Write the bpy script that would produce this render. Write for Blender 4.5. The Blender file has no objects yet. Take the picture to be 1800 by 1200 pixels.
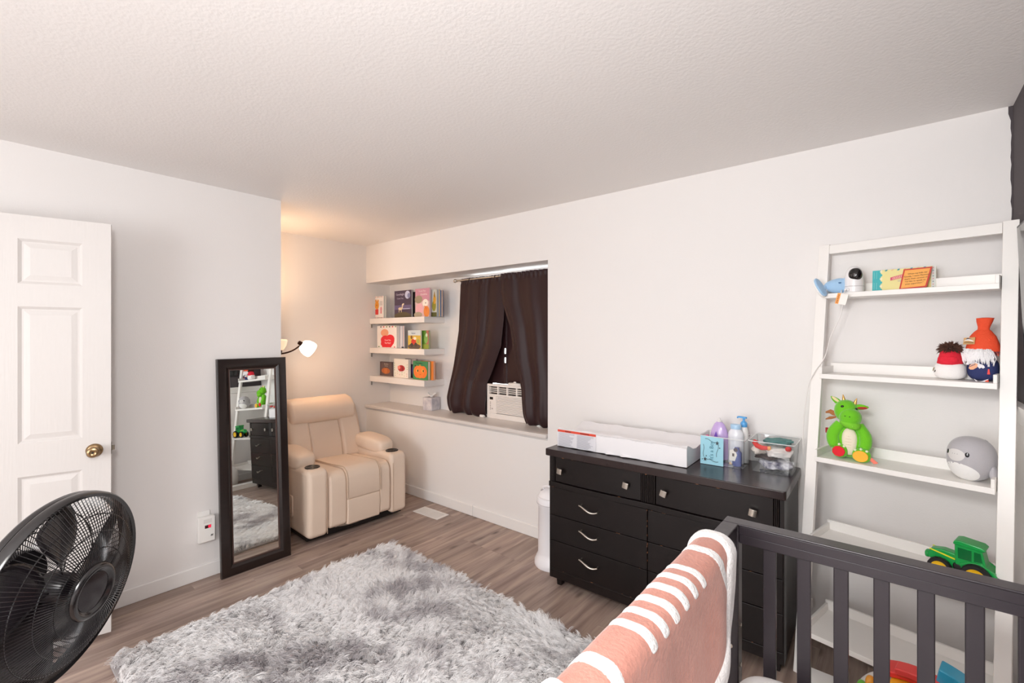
import bpy, bmesh, math, random
import numpy as np
from mathutils import Vector, Matrix, Euler, noise

random.seed(7)
scn = bpy.context.scene
COL = scn.collection
PI = math.pi
R = math.radians

# ------------------------------------------------------------------ camera
cam_d = bpy.data.cameras.new('camera')
cam_d.sensor_width = 36.0
cam_d.lens = 36.0 * 815.0 / 1800.0
cam_d.shift_y = -10.0 / 1800.0
cam_d.clip_start = 0.03
cam = bpy.data.objects.new('camera', cam_d)
COL.objects.link(cam)
cam.location = (0, 0, 1.5)
cam.rotation_euler = (R(90), 0, R(39.75))
scn.camera = cam

# ------------------------------------------------------------------ world, exposure, lamps
scn.view_settings.view_transform = 'Standard'
scn.view_settings.look = 'None'
scn.view_settings.exposure = 0.2
scn.view_settings.gamma = 1.0
scn.view_settings.use_curve_mapping = False
w = bpy.data.worlds.new('overcast_sky')
scn.world = w
w.use_nodes = True
wb = w.node_tree.nodes['Background']
wb.inputs[0].default_value = (0.93, 0.97, 1.0, 1)
wb.inputs[1].default_value = 12.0
scn.cycles.max_bounces = 10
scn.cycles.diffuse_bounces = 6
scn.cycles.glossy_bounces = 5
scn.cycles.transmission_bounces = 8
scn.cycles.transparent_max_bounces = 12
scn.cycles.sample_clamp_indirect = 6.0
scn.cycles.use_denoising = True


def area_light(name, loc, direction, sx, sy, power, color):
    d = bpy.data.lights.new(name, 'AREA')
    d.shape = 'RECTANGLE'
    d.size = sx
    d.size_y = sy
    d.energy = power
    d.color = color
    o = bpy.data.objects.new(name, d)
    COL.objects.link(o)
    o.location = loc
    o.rotation_euler = Vector(direction).to_track_quat('-Z', 'Y').to_euler()
    return o


def point_light(name, loc, power, color, radius):
    d = bpy.data.lights.new(name, 'POINT')
    d.energy = power
    d.color = color
    d.shadow_soft_size = radius
    o = bpy.data.objects.new(name, d)
    COL.objects.link(o)
    o.location = loc
    return o


# added fill lamp behind the camera, just in front of the added window
area_light('fill_behind', (-0.75, -2.54, 1.45), (0.1, 1, 0.04), 2.1, 1.5, 95, (0.975, 0.985, 1.0))
# ceiling lamp of the room (its glass shade is built below)
point_light('ceiling_bulb', (-0.22, -0.15, 1.86), 74, (1.0, 0.99, 0.985), 0.14)
# the two bulbs of the floor lamp in the corner
point_light('uplight_bulb', (-3.88, 1.66, 1.86), 6.0, (1.0, 0.68, 0.44), 0.07)
point_light('reading_bulb', (-3.895, 1.955, 1.375), 4.5, (1.0, 0.68, 0.44), 0.05)


# ------------------------------------------------------------------ materials
def lin(h):
    h = h.lstrip('#')
    out = []
    for i in (0, 2, 4):
        c = int(h[i:i + 2], 16) / 255.0
        out.append(c / 12.92 if c <= 0.04045 else ((c + 0.055) / 1.055) ** 2.4)
    return (*out, 1.0)


_mc = {}


def M(hexc, rough=0.6, metal=0.0, bump=0.0, bscale=60.0, var=0.0, vscale=8.0, var2=None,
      sheen=0.0, coat=0.0, emit=0.0, stretch=(1, 1, 1), spec=0.5, detail=3.0):
    key = (hexc, rough, metal, bump, bscale, var, vscale, var2, sheen, coat, emit, stretch, spec, detail)
    if key in _mc:
        return _mc[key]
    m = bpy.data.materials.new('m_' + hexc.strip('#'))
    m.use_nodes = True
    nt = m.node_tree
    b = nt.nodes['Principled BSDF']
    c = lin(hexc)
    b.inputs['Base Color'].default_value = c
    b.inputs['Roughness'].default_value = rough
    b.inputs['Metallic'].default_value = metal
    b.inputs['Specular IOR Level'].default_value = spec
    if sheen:
        b.inputs['Sheen Weight'].default_value = sheen
        b.inputs['Sheen Roughness'].default_value = 0.4
    if coat:
        b.inputs['Coat Weight'].default_value = coat
        b.inputs['Coat Roughness'].default_value = 0.1
    if emit:
        b.inputs['Emission Color'].default_value = c
        b.inputs['Emission Strength'].default_value = emit
    if bump or var:
        tc = nt.nodes.new('ShaderNodeTexCoord')
        mp = nt.nodes.new('ShaderNodeMapping')
        mp.inputs['Scale'].default_value = stretch
        nt.links.new(tc.outputs['Object'], mp.inputs['Vector'])
    if bump:
        n = nt.nodes.new('ShaderNodeTexNoise')
        n.inputs['Scale'].default_value = bscale
        n.inputs['Detail'].default_value = detail
        bp = nt.nodes.new('ShaderNodeBump')
        bp.inputs['Strength'].default_value = bump
        bp.inputs['Distance'].default_value = 0.01
        nt.links.new(mp.outputs[0], n.inputs['Vector'])
        nt.links.new(n.outputs['Fac'], bp.inputs['Height'])
        nt.links.new(bp.outputs[0], b.inputs['Normal'])
    if var:
        n2 = nt.nodes.new('ShaderNodeTexNoise')
        n2.inputs['Scale'].default_value = vscale
        n2.inputs['Detail'].default_value = 4.0
        rp = nt.nodes.new('ShaderNodeValToRGB')
        c2 = lin(var2) if var2 else tuple(x * (1 - var) for x in c[:3]) + (1,)
        rp.color_ramp.elements[0].position = 0.35
        rp.color_ramp.elements[1].position = 0.65
        rp.color_ramp.elements[0].color = c2
        rp.color_ramp.elements[1].color = c
        nt.links.new(mp.outputs[0], n2.inputs['Vector'])
        nt.links.new(n2.outputs['Fac'], rp.inputs['Fac'])
        nt.links.new(rp.outputs['Color'], b.inputs['Base Color'])
    _mc[key] = m
    return m


def clear_plastic(name, tint=(0.96, 0.98, 0.98), refl=0.12):
    m = bpy.data.materials.new(name)
    m.use_nodes = True
    nt = m.node_tree
    nt.nodes.clear()
    out = nt.nodes.new('ShaderNodeOutputMaterial')
    tr = nt.nodes.new('ShaderNodeBsdfTransparent')
    tr.inputs[0].default_value = (*tint, 1)
    gl = nt.nodes.new('ShaderNodeBsdfGlossy')
    gl.inputs['Roughness'].default_value = 0.05
    lw = nt.nodes.new('ShaderNodeLayerWeight')
    lw.inputs['Blend'].default_value = 0.25
    ad = nt.nodes.new('ShaderNodeMath')
    ad.operation = 'MULTIPLY_ADD'
    ad.inputs[1].default_value = 0.6
    ad.inputs[2].default_value = refl * 0.3
    mx = nt.nodes.new('ShaderNodeMixShader')
    nt.links.new(lw.outputs['Fresnel'], ad.inputs[0])
    nt.links.new(ad.outputs[0], mx.inputs[0])
    nt.links.new(tr.outputs[0], mx.inputs[1])
    nt.links.new(gl.outputs[0], mx.inputs[2])
    nt.links.new(mx.outputs[0], out.inputs['Surface'])
    return m


def wood_floor():
    m = bpy.data.materials.new('vinyl_plank')
    m.use_nodes = True
    nt = m.node_tree
    b = nt.nodes['Principled BSDF']
    b.inputs['Roughness'].default_value = 0.42
    tc = nt.nodes.new('ShaderNodeTexCoord')
    oi = nt.nodes.new('ShaderNodeObjectInfo')
    geo = nt.nodes.new('ShaderNodeNewGeometry')
    off = nt.nodes.new('ShaderNodeVectorMath')
    off.operation = 'MULTIPLY_ADD'
    off.inputs[1].default_value = (1, 1, 1)
    cmb = nt.nodes.new('ShaderNodeCombineXYZ')
    mul = nt.nodes.new('ShaderNodeMath')
    mul.operation = 'MULTIPLY'
    mul.inputs[1].default_value = 37.0
    nt.links.new(oi.outputs['Random'], mul.inputs[0])
    nt.links.new(mul.outputs[0], cmb.inputs[0])
    nt.links.new(mul.outputs[0], cmb.inputs[1])
    nt.links.new(geo.outputs['Position'], off.inputs[0])
    nt.links.new(cmb.outputs[0], off.inputs[2])
    mp = nt.nodes.new('ShaderNodeMapping')
    mp.inputs['Scale'].default_value = (26, 1.6, 1)
    nt.links.new(off.outputs[0], mp.inputs['Vector'])
    n1 = nt.nodes.new('ShaderNodeTexNoise')
    n1.inputs['Scale'].default_value = 1.0
    n1.inputs['Detail'].default_value = 7
    n1.inputs['Distortion'].default_value = 0.6
    nt.links.new(mp.outputs[0], n1.inputs['Vector'])
    mp2 = nt.nodes.new('ShaderNodeMapping')
    mp2.inputs['Scale'].default_value = (7, 1.7, 1)
    nt.links.new(off.outputs[0], mp2.inputs['Vector'])
    n2 = nt.nodes.new('ShaderNodeTexNoise')
    n2.inputs['Scale'].default_value = 1.0
    n2.inputs['Detail'].default_value = 4
    nt.links.new(mp2.outputs[0], n2.inputs['Vector'])
    mp3 = nt.nodes.new('ShaderNodeMapping')
    mp3.inputs['Scale'].default_value = (11, 3.6, 1)
    nt.links.new(off.outputs[0], mp3.inputs['Vector'])
    vo = nt.nodes.new('ShaderNodeTexVoronoi')
    vo.inputs['Scale'].default_value = 0.8
    nt.links.new(mp3.outputs[0], vo.inputs['Vector'])
    kn = nt.nodes.new('ShaderNodeMapRange')
    kn.inputs['From Min'].default_value = 0.02
    kn.inputs['From Max'].default_value = 0.17
    nt.links.new(vo.outputs['Distance'], kn.inputs['Value'])
    r1 = nt.nodes.new('ShaderNodeValToRGB')
    r1.color_ramp.elements[0].position = 0.28
    r1.color_ramp.elements[0].color = lin('86716a')
    r1.color_ramp.elements[1].position = 0.7
    r1.color_ramp.elements[1].color = lin('c0ab9c')
    e = r1.color_ramp.elements.new(0.5)
    e.color = lin('aa958a')
    nt.links.new(n1.outputs['Fac'], r1.inputs['Fac'])
    r2 = nt.nodes.new('ShaderNodeValToRGB')
    r2.color_ramp.elements[0].position = 0.3
    r2.color_ramp.elements[0].color = (0.74, 0.71, 0.69, 1)
    r2.color_ramp.elements[1].position = 0.62
    r2.color_ramp.elements[1].color = (1, 1, 1, 1)
    nt.links.new(n2.outputs['Fac'], r2.inputs['Fac'])
    mx = nt.nodes.new('ShaderNodeMix')
    mx.data_type = 'RGBA'
    mx.blend_type = 'MULTIPLY'
    mx.inputs[0].default_value = 1
    nt.links.new(r1.outputs[0], mx.inputs[6])
    nt.links.new(r2.outputs[0], mx.inputs[7])
    mx2 = nt.nodes.new('ShaderNodeMix')
    mx2.data_type = 'RGBA'
    mx2.inputs[6].default_value = lin('5b4a43')
    nt.links.new(kn.outputs[0], mx2.inputs[0])
    nt.links.new(mx.outputs[2], mx2.inputs[7])
    # each plank its own overall tone
    hv = nt.nodes.new('ShaderNodeHueSaturation')
    mr = nt.nodes.new('ShaderNodeMapRange')
    mr.inputs['To Min'].default_value = 0.86
    mr.inputs['To Max'].default_value = 1.12
    nt.links.new(oi.outputs['Random'], mr.inputs['Value'])
    nt.links.new(mr.outputs[0], hv.inputs['Value'])
    nt.links.new(mx2.outputs[2], hv.inputs['Color'])
    nt.links.new(hv.outputs[0], b.inputs['Base Color'])
    bp = nt.nodes.new('ShaderNodeBump')
    bp.inputs['Strength'].default_value = 0.12
    bp.inputs['Distance'].default_value = 0.003
    nt.links.new(n1.outputs['Fac'], bp.inputs['Height'])
    nt.links.new(bp.outputs[0], b.inputs['Normal'])
    return m


WALL = M('eae7e5', 0.85, bump=0.05, bscale=170)
CEIL = M('eeebe9', 0.95, bump=0.15, bscale=75, detail=6)
TRIM = M('eceae8', 0.45)
WHITE = M('efedea', 0.4)
CHAR = M('4a4346', 0.8, bump=0.1, bscale=170)
NICKEL = M('c9c2b8', 0.28, 1.0)
BLACK = M('0a090a', 0.35)
CREAM = M('e2cdba', 0.42, bump=0.06, bscale=220, var=0.05, vscale=3)
ESP = M('160e0d', 0.4, spec=0.35, bump=0.03, bscale=90, var=0.3, vscale=5)


# ------------------------------------------------------------------ geometry helpers
class G:
    def __init__(s):
        s.v, s.f, s.mi = [], [], []
        s.x = Matrix.Identity(4)

    def add(s, vs, fs, mi=0):
        o = len(s.v)
        for p in vs:
            s.v.append(tuple(s.x @ Vector(p)))
        for q in fs:
            s.f.append(tuple(i + o for i in q))
            s.mi.append(mi)
        return s

    def box(s, x0, x1, y0, y1, z0, z1, mi=0):
        vs = [(x, y, z) for z in (z0, z1) for y in (y0, y1) for x in (x0, x1)]
        fs = [(0, 2, 3, 1), (4, 5, 7, 6), (0, 1, 5, 4), (2, 6, 7, 3), (0, 4, 6, 2), (1, 3, 7, 5)]
        return s.add(vs, fs, mi)

    def prism(s, poly, axis, a0, a1, mi=0):
        n = len(poly)
        ar = sum(poly[i][0] * poly[(i + 1) % n][1] - poly[(i + 1) % n][0] * poly[i][1] for i in range(n))
        if ar < 0:
            poly = poly[::-1]

        def P(p, a):
            return {'x': (a, p[0], p[1]), 'y': (p[0], a, p[1]), 'z': (p[0], p[1], a)}[axis]
        vs = [P(p, a0) for p in poly] + [P(p, a1) for p in poly]
        fs = [tuple(range(n))[::-1], tuple(range(n, 2 * n))]
        for i in range(n):
            j = (i + 1) % n
            fs.append((i, j, n + j, n + i))
        if axis == 'y':
            fs = [f[::-1] for f in fs]
        return s.add(vs, fs, mi)

    def lathe(s, prof, n=24, mi=0, cap=True):
        vs, fs = [], []
        for r, z in prof:
            for k in range(n):
                a = 2 * PI * k / n
                vs.append((r * math.cos(a), r * math.sin(a), z))
        for i in range(len(prof) - 1):
            for k in range(n):
                a, b = i * n + k, i * n + (k + 1) % n
                fs.append((a, b, b + n, a + n))
        if cap:
            if prof[0][0] > 1e-6:
                fs.append(tuple(range(n))[::-1])
            if prof[-1][0] > 1e-6:
                o = (len(prof) - 1) * n
                fs.append(tuple(range(o, o + n)))
        return s.add(vs, fs, mi)

    def tube(s, pts, r, n=8, mi=0, closed=False):
        pts = [Vector(p) for p in pts]
        m = len(pts)
        rr = r if isinstance(r, (list, tuple)) else [r] * m
        vs, fs = [], []
        up = None
        for i, p in enumerate(pts):
            if closed:
                t = pts[(i + 1) % m] - pts[i - 1]
            else:
                t = pts[min(i + 1, m - 1)] - pts[max(i - 1, 0)]
            t.normalize()
            if up is None:
                up = t.orthogonal().normalized()
            up = (up - t * up.dot(t))
            if up.length < 1e-6:
                up = t.orthogonal()
            up.normalize()
            b = t.cross(up)
            for k in range(n):
                a = 2 * PI * k / n
                vs.append(p + (up * math.cos(a) + b * math.sin(a)) * rr[i])
        for i in range(m if closed else m - 1):
            j = (i + 1) % m
            for k in range(n):
                fs.append((i * n + k, i * n + (k + 1) % n, j * n + (k + 1) % n, j * n + k))
        if not closed:
            fs.append(tuple(range(n))[::-1])
            fs.append(tuple(range((m - 1) * n, m * n)))
        return s.add(vs, fs, mi)

    def se(s, c, r, e1=1.0, e2=1.0, nu=24, nv=14, rot=None, fn=None, mi=0):
        """superellipsoid (1,1 = ellipsoid; smaller = boxier)"""
        def sp(v, e):
            return math.copysign(abs(v) ** e, v)
        rot = rot or Matrix.Identity(3)
        c = Vector(c)
        vs, fs = [], []
        for i in range(1, nv):
            ph = -PI / 2 + PI * i / nv
            for k in range(nu):
                t = 2 * PI * k / nu
                p = Vector((sp(math.cos(ph), e1) * sp(math.cos(t), e2), sp(math.cos(ph), e1) * sp(math.sin(t), e2), sp(math.sin(ph), e1)))
                if fn:
                    p = fn(p)
                vs.append(c + rot @ Vector((p.x * r[0], p.y * r[1], p.z * r[2])))
        for sgn in (-1, 1):
            p = Vector((0, 0, sgn))
            if fn:
                p = fn(p)
            vs.append(c + rot @ Vector((p.x * r[0], p.y * r[1], p.z * r[2])))
        b, t = len(vs) - 2, len(vs) - 1
        for i in range(nv - 2):
            for k in range(nu):
                a, d = i * nu + k, i * nu + (k + 1) % nu
                fs.append((a, d, d + nu, a + nu))
        for k in range(nu):
            fs.append((b, (k + 1) % nu, k))
            o = (nv - 2) * nu
            fs.append((t, o + k, o + (k + 1) % nu))
        return s.add(vs, fs, mi)

    def grid(s, fn, nu, nv, mi=0, closed_u=False):
        vs = [fn(i / nu, j / nv) for j in range(nv + 1) for i in range(nu + (0 if closed_u else 1))]
        w_ = nu if closed_u else nu + 1
        fs = []
        for j in range(nv):
            for i in range(nu):
                i2 = (i + 1) % w_
                fs.append((j * w_ + i, j * w_ + i2, (j + 1) * w_ + i2, (j + 1) * w_ + i))
        return s.add(vs, fs, mi)

    def build(s, name, parent, mats, bevel=0.0, seg=2, smooth=40, sub=0, solid=0.0, loc=None, rot=None, kind=None, weld=False):
        me = bpy.data.meshes.new(name)
        me.from_pydata(s.v, [], s.f)
        if not isinstance(mats, (list, tuple)):
            mats = [mats]
        for m in mats:
            me.materials.append(m)
        if len(mats) > 1:
            me.polygons.foreach_set('material_index', s.mi)
        if weld:
            bm = bmesh.new()
            bm.from_mesh(me)
            bmesh.ops.remove_doubles(bm, verts=bm.verts, dist=1e-5)
            bm.to_mesh(me)
            bm.free()
        if smooth:
            me.polygons.foreach_set('use_smooth', [True] * len(me.polygons))
            me.set_sharp_from_angle(angle=R(smooth))
        me.update()
        o = bpy.data.objects.new(name, me)
        COL.objects.link(o)
        if parent:
            o.parent = parent
        if loc:
            o.location = loc
        if rot:
            o.rotation_euler = rot
        if solid:
            md = o.modifiers.new('solid', 'SOLIDIFY')
            md.thickness = solid
            md.offset = 0
        if bevel:
            md = o.modifiers.new('bevel', 'BEVEL')
            md.width = bevel
            md.segments = seg
            md.limit_method = 'ANGLE'
            md.angle_limit = R(35)
            md.harden_normals = True
        if sub:
            md = o.modifiers.new('sub', 'SUBSURF')
            md.levels = sub
            md.render_levels = sub
        if kind:
            o['kind'] = kind
        return o


def thing(name, label, cat, loc=(0, 0, 0), rot=(0, 0, 0), group=None):
    o = bpy.data.objects.new(name, None)
    o.empty_display_size = 0.1
    COL.objects.link(o)
    o.location = loc
    o.rotation_euler = rot
    return tag(o, label, cat, group)


def tag(o, label, cat, group=None):
    o['label'] = label
    o['category'] = cat
    if group:
        o['group'] = group
    return o


def struct(o, label=None, cat=None):
    o['kind'] = 'structure'
    if label:
        o['label'] = label
    if cat:
        o['category'] = cat
    return o


def text(name, body, size, parent, mat, loc, rot=(R(90), 0, 0), align='CENTER', spacing=1.0):
    c = bpy.data.curves.new(name, 'FONT')
    c.body = body
    c.size = size
    c.align_x = align
    c.align_y = 'CENTER'
    c.space_line = spacing
    c.resolution_u = 2
    c.extrude = 0.0001
    c.materials.append(mat)
    o = bpy.data.objects.new(name, c)
    COL.objects.link(o)
    o.parent = parent
    o.location = loc
    o.rotation_euler = rot
    dg = bpy.context.evaluated_depsgraph_get()
    me = bpy.data.meshes.new_from_object(o.evaluated_get(dg))
    me.name = name
    o2 = bpy.data.objects.new(name, me)
    bpy.data.objects.remove(o)
    COL.objects.link(o2)
    o2.parent = parent
    o2.location = loc
    o2.rotation_euler = rot
    return o2


def ell(cx, cz, rx, rz, rot=0.0, n=20):
    out = []
    for k in range(n):
        a = 2 * PI * k / n
        x, z = rx * math.cos(a), rz * math.sin(a)
        out.append((cx + x * math.cos(rot) - z * math.sin(rot), cz + x * math.sin(rot) + z * math.cos(rot)))
    return out


def rc(x0, x1, z0, z1):
    return [(x0, z0), (x1, z0), (x1, z1), (x0, z1)]


def rrect(x0, x1, z0, z1, r, n=4):
    out = []
    for cx, cz, a0 in ((x1 - r, z1 - r, 0), (x0 + r, z1 - r, PI / 2), (x0 + r, z0 + r, PI), (x1 - r, z0 + r, 1.5 * PI)):
        for k in range(n + 1):
            a = a0 + PI / 2 * k / n
            out.append((cx + r * math.cos(a), cz + r * math.sin(a)))
    return out


def printed(name, parent, W, H, shapes, y=-0.0004, x0=0.0, z0=0.0, rough=0.45):
    """flat printed artwork on a face that looks towards -Y: polygons in 0..1 cover coordinates"""
    g = G()
    cols = []
    for i, (poly, c) in enumerate(shapes):
        if c not in cols:
            cols.append(c)
        vs = [(x0 + p[0] * W, y - 0.00012 * i, z0 + p[1] * H) for p in poly]
        n = len(poly)
        ar = sum(poly[k][0] * poly[(k + 1) % n][1] - poly[(k + 1) % n][0] * poly[k][1] for k in range(n))
        idx = tuple(range(n)) if ar > 0 else tuple(range(n))[::-1]
        g.add(vs, [idx], cols.index(c))
    return g.build(name, parent, [M(c, rough) for c in cols], smooth=0)

# ================================================================== THE ROOM
XL, XB, XR = -3.305, -4.29, 0.363        # left wall, alcove back wall, right wall
YW, YN, YA, Y0 = 2.765, 3.06, 1.455, -2.6   # window wall, niche back, alcove start, wall behind the camera
ZC = 2.44

# floor: slab + individually laid planks running along Y
g = G()
g.box(XB - 0.1, XR + 0.1, Y0 - 0.1, YN + 0.1, -0.12, -0.012)
floor = struct(g.build('floor', None, M('6b5a52', 0.8)), 'grey brown wood plank floor', None)
FLOOR_MAT = wood_floor()
pm = {}
rnd = random.Random(3)
pw, pl = 0.182, 1.22
x = XB
row = 0
while x < XR - 0.01:
    x1 = min(x + pw, XR)
    y = Y0 - rnd.choice((0.15, 0.5, 0.85, 1.1))
    while y < YW:
        ya, yb = max(y, Y0), min(y + pl, YW)
        xa = x
        if x1 <= XL + 0.05 and yb < YA:
            y += pl
            continue
        if x1 <= XL + 0.05:
            ya = max(ya, YA)
        if yb - ya > 0.02:
            L = round(yb - ya, 3)
            Wd = round(x1 - xa, 3)
            if (L, Wd) not in pm:
                g = G()
                t = 0.0022
                g.add([(0, 0, -0.0118), (Wd, 0, -0.0118), (Wd, L, -0.0118), (0, L, -0.0118),
                       (0, 0, -0.0012), (Wd, 0, -0.0012), (Wd, L, -0.0012), (0, L, -0.0012),
                       (t, t, 0), (Wd - t, t, 0), (Wd - t, L - t, 0), (t, L - t, 0)],
                      [(0, 1, 5, 4), (1, 2, 6, 5), (2, 3, 7, 6), (3, 0, 4, 7), (4, 5, 9, 8), (5, 6, 10, 9), (6, 7, 11, 10), (7, 4, 8, 11), (8, 9, 10, 11)])
                o = g.build('plank', floor, FLOOR_MAT, smooth=0)
                pm[(L, Wd)] = o.data
            else:
                o = bpy.data.objects.new('plank', pm[(L, Wd)])
                COL.objects.link(o)
                o.parent = floor
            o.location = (xa, ya, 0)
        y += pl
    x += pw
    row += 1

# ceiling
g = G()
g.box(XB - 0.1, XR + 0.1, Y0 - 0.1, YN + 0.3, ZC, ZC + 0.1)
struct(g.build('ceiling', None, CEIL), 'textured off-white ceiling')

# walls
g = G()
g.box(XL - 0.115, XL, Y0, YA, 0, ZC)
struct(g.build('wall_left', None, WALL), 'white wall behind the door and the mirror')
g = G()
g.box(XB, XL - 0.115, YA - 0.115, YA, 0, ZC)
struct(g.build('wall_return', None, WALL), 'white return wall beside the recliner')
g = G()
g.box(XB - 0.1, XB, YA - 0.115, YN, 0, ZC)
struct(g.build('wall_back', None, WALL), 'white alcove wall behind the recliner')
g = G()
NX = -1.96
g.box(XB, NX, YW, YN + 0.1, 0, 0.752)
g.box(XB, NX, YW, YN + 0.1, 2.053, ZC)
g.box(NX, XR + 0.1, YW, YN + 0.1, 0, ZC)
struct(g.build('wall_window', None, WALL), 'white long wall with the window niche')
WX0, WX1, WZ0, WZ1 = -3.0, -2.0, 0.782, 2.035
g = G()
g.box(XB, WX0, YN, YN + 0.1, 0.752, 2.053)
g.box(WX0, WX1, YN, YN + 0.1, WZ1, 2.053)
g.box(WX0, WX1, YN, YN + 0.1, 0.752, WZ0)
g.box(WX1, NX, YN, YN + 0.1, 0.752, 2.053)
struct(g.build('wall_niche', None, WALL), 'white back wall of the window niche')
g = G()
g.box(XR, XR + 0.1, Y0, YW, 1.2, ZC, 0)
g.box(XR, XR + 0.1, Y0, YW, 0, 1.2, 1)
struct(g.build('wall_right', None, [CHAR, WALL]), 'charcoal painted wall above white lower part')
g = G()
g.box(XL - 0.1, XR + 0.1, Y0 - 0.1, Y0, 0, ZC)
struct(g.build('wall_near', None, WALL), 'white wall behind the viewer')
# dark paint running a little over the corner edge, uneven by hand
g = G()
rr_ = random.Random(5)
zs = [1.24 + 1.2 * k / 40 for k in range(41)]
xs = [XR - 0.004 - 0.004 * rr_.random() for _ in zs]
xs[-1] = xs[-2] = XR - 0.014
vs = []
for a, z in zip(xs, zs):
    vs += [(a, YW - 0.0006, z), (XR, YW - 0.0006, z)]
g.add(vs, [(2 * k, 2 * k + 1, 2 * k + 3, 2 * k + 2) for k in range(40)])
struct(g.build('trim_4', None, CHAR, smooth=0), 'uneven charcoal paint edge in the corner')

# baseboards
BBH = 0.088


def bb(name, x0, x1, y0, y1, label):
    g = G()
    g.box(x0, x1, y0, y1, 0, BBH)
    return struct(g.build(name, None, TRIM, bevel=0.006, seg=3), label)


bb('baseboard_left', XL, XL + 0.013, Y0, YA, 'white baseboard along the mirror wall')
bb('baseboard_return', XB + 0.013, XL, YA, YA + 0.013, 'white baseboard on the return wall')
bb('baseboard_back', XB, XB + 0.013, YA, YW, 'white baseboard behind the recliner')
bb('baseboard_window', XB + 0.013, -2.72, YW - 0.013, YW, 'white baseboard under the niche, left length')
bb('baseboard_window', -2.717, XR - 0.013, YW - 0.013, YW, 'white baseboard under the niche, right length')
bb('baseboard_right', XR - 0.013, XR, Y0, YW, 'white baseboard of the charcoal wall')
# chair rail on the right wall
g = G()
g.prism([(XR, 1.165), (XR - 0.012, 1.17), (XR - 0.014, 1.2), (XR - 0.026, 1.225), (XR - 0.028, 1.243), (XR, 1.246)], 'y', Y0, YW - 0.001)
struct(g.build('trim_1', None, TRIM, bevel=0.002), 'white chair rail under the charcoal paint')
# corner bead of the projecting wall
# sill board of the niche
g = G()
g.box(XB + 0.001, NX - 0.001, YW, YN, 0.752, 0.781)
g.box(XB - 0.0, NX - 0.001, YW - 0.024, YW, 0.752, 0.781)
struct(g.build('trim_2', None, M('dcd6d2', 0.35), bevel=0.007, seg=3), 'white painted sill board of the window niche')
g = G()
g.prism([(YW - 0.001, 0.752), (YW - 0.012, 0.752), (YW - 0.005, 0.737), (YW - 0.001, 0.735)], 'x', XB, NX - 0.002)
struct(g.build('trim_3', None, TRIM), 'thin moulding under the sill board')

# window in the niche
win = bpy.data.objects.new('window_1', None)
COL.objects.link(win)
win.location = ((WX0 + WX1) / 2, YN + 0.06, (WZ0 + WZ1) / 2)
struct(win, 'white window behind the dark curtains')
hw, hh = (WX1 - WX0) / 2, (WZ1 - WZ0) / 2
g = G()
t = 0.035
g.box(-hw, -hw + t, -0.03, 0.03, -hh, hh)
g.box(hw - t, hw, -0.03, 0.03, -hh, hh)
g.box(-hw + t, hw - t, -0.03, 0.03, hh - t * 0.6, hh)
g.box(-hw + t, -2.785 + 2.5, -0.03, 0.03, -hh, -hh + t)
g.box(-2.275 + 2.5, hw - t, -0.03, 0.03, -hh, -hh + t)
g.box(-2.785 + 2.5, -2.275 + 2.5, -0.03, 0.03, -hh + 0.302, -hh + 0.33)
g.build('window_frame', win, TRIM, bevel=0.004)
for xx in (-0.27, 0.0, 0.27):
    g = G()
    g.box(xx - 0.011, xx + 0.011, -0.014, 0.014, -hh + 0.33, hh - t * 0.6)
    g.build('muntin', win, TRIM, bevel=0.002)
glass = clear_plastic('window_glass', (0.97, 0.98, 0.98), 0.15)
for k in range(4):
    xa = -hw + t if k == 0 else (-0.27, 0, 0.27)[k - 1]
    xb = hw - t if k == 3 else (-0.27, 0, 0.27)[k]
    g = G()
    g.box(xa, xb, -0.002, 0.002, -0.2, hh - t * 0.6)
    g.build('pane', win, glass, smooth=0)

# unseen window added behind the camera to go with the fill lamp
win2 = bpy.data.objects.new('added_window', None)
COL.objects.link(win2)
win2.location = (-0.75, Y0, 1.45)
struct(win2, 'added unseen white window on the wall behind the viewer')
g = G()
for a in ((-1.27, -1.2, -0.82, 0.82), (1.05, 1.1, -0.82, 0.82), (-1.2, 1.05, 0.75, 0.82), (-1.2, 1.05, -0.82, -0.75), (-0.02, 0.02, -0.75, 0.75)):
    g.box(a[0], a[1], 0.001, 0.035, a[2], a[3])
g.build('window_frame', win2, TRIM, bevel=0.004)
for a, b in ((-1.2, -0.02), (0.02, 1.05)):
    g = G()
    g.box(a, b, 0.004, 0.008, -0.75, 0.75)
    g.build('pane', win2, M('cfd8de', 0.1), smooth=0)

# ceiling lamp (just out of the picture)
cl = thing('ceiling_light', 'frosted glass ceiling light hanging from the ceiling', 'ceiling light', (-0.22, -0.15, ZC))
g = G()
g.lathe([(0.075, 0), (0.075, -0.02), (0.02, -0.035), (0.012, -0.04), (0.012, -0.33), (0.03, -0.34), (0.03, -0.35)], 24)
g.build('canopy', cl, NICKEL)
g = G()
g.lathe([(0.035, -0.35), (0.1, -0.37), (0.16, -0.4), (0.185, -0.425)], 32, cap=False)
g.build('lamp_shade', cl, M('f6f2ea', 0.4), solid=0.004)

# ================================================================== DOOR (open against the left wall)
DH, DW, DT = 2.035, 0.76, 0.035
dd = Vector((-0.242, -0.970, 0)).normalized()     # from the free edge to the hinges
dn = Vector((0.970, -0.242, 0)).normalized()      # side that faces the room
door = bpy.data.objects.new('door_1', None)
COL.objects.link(door)
door.location = (-3.022, 0.50, 0.022)
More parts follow.
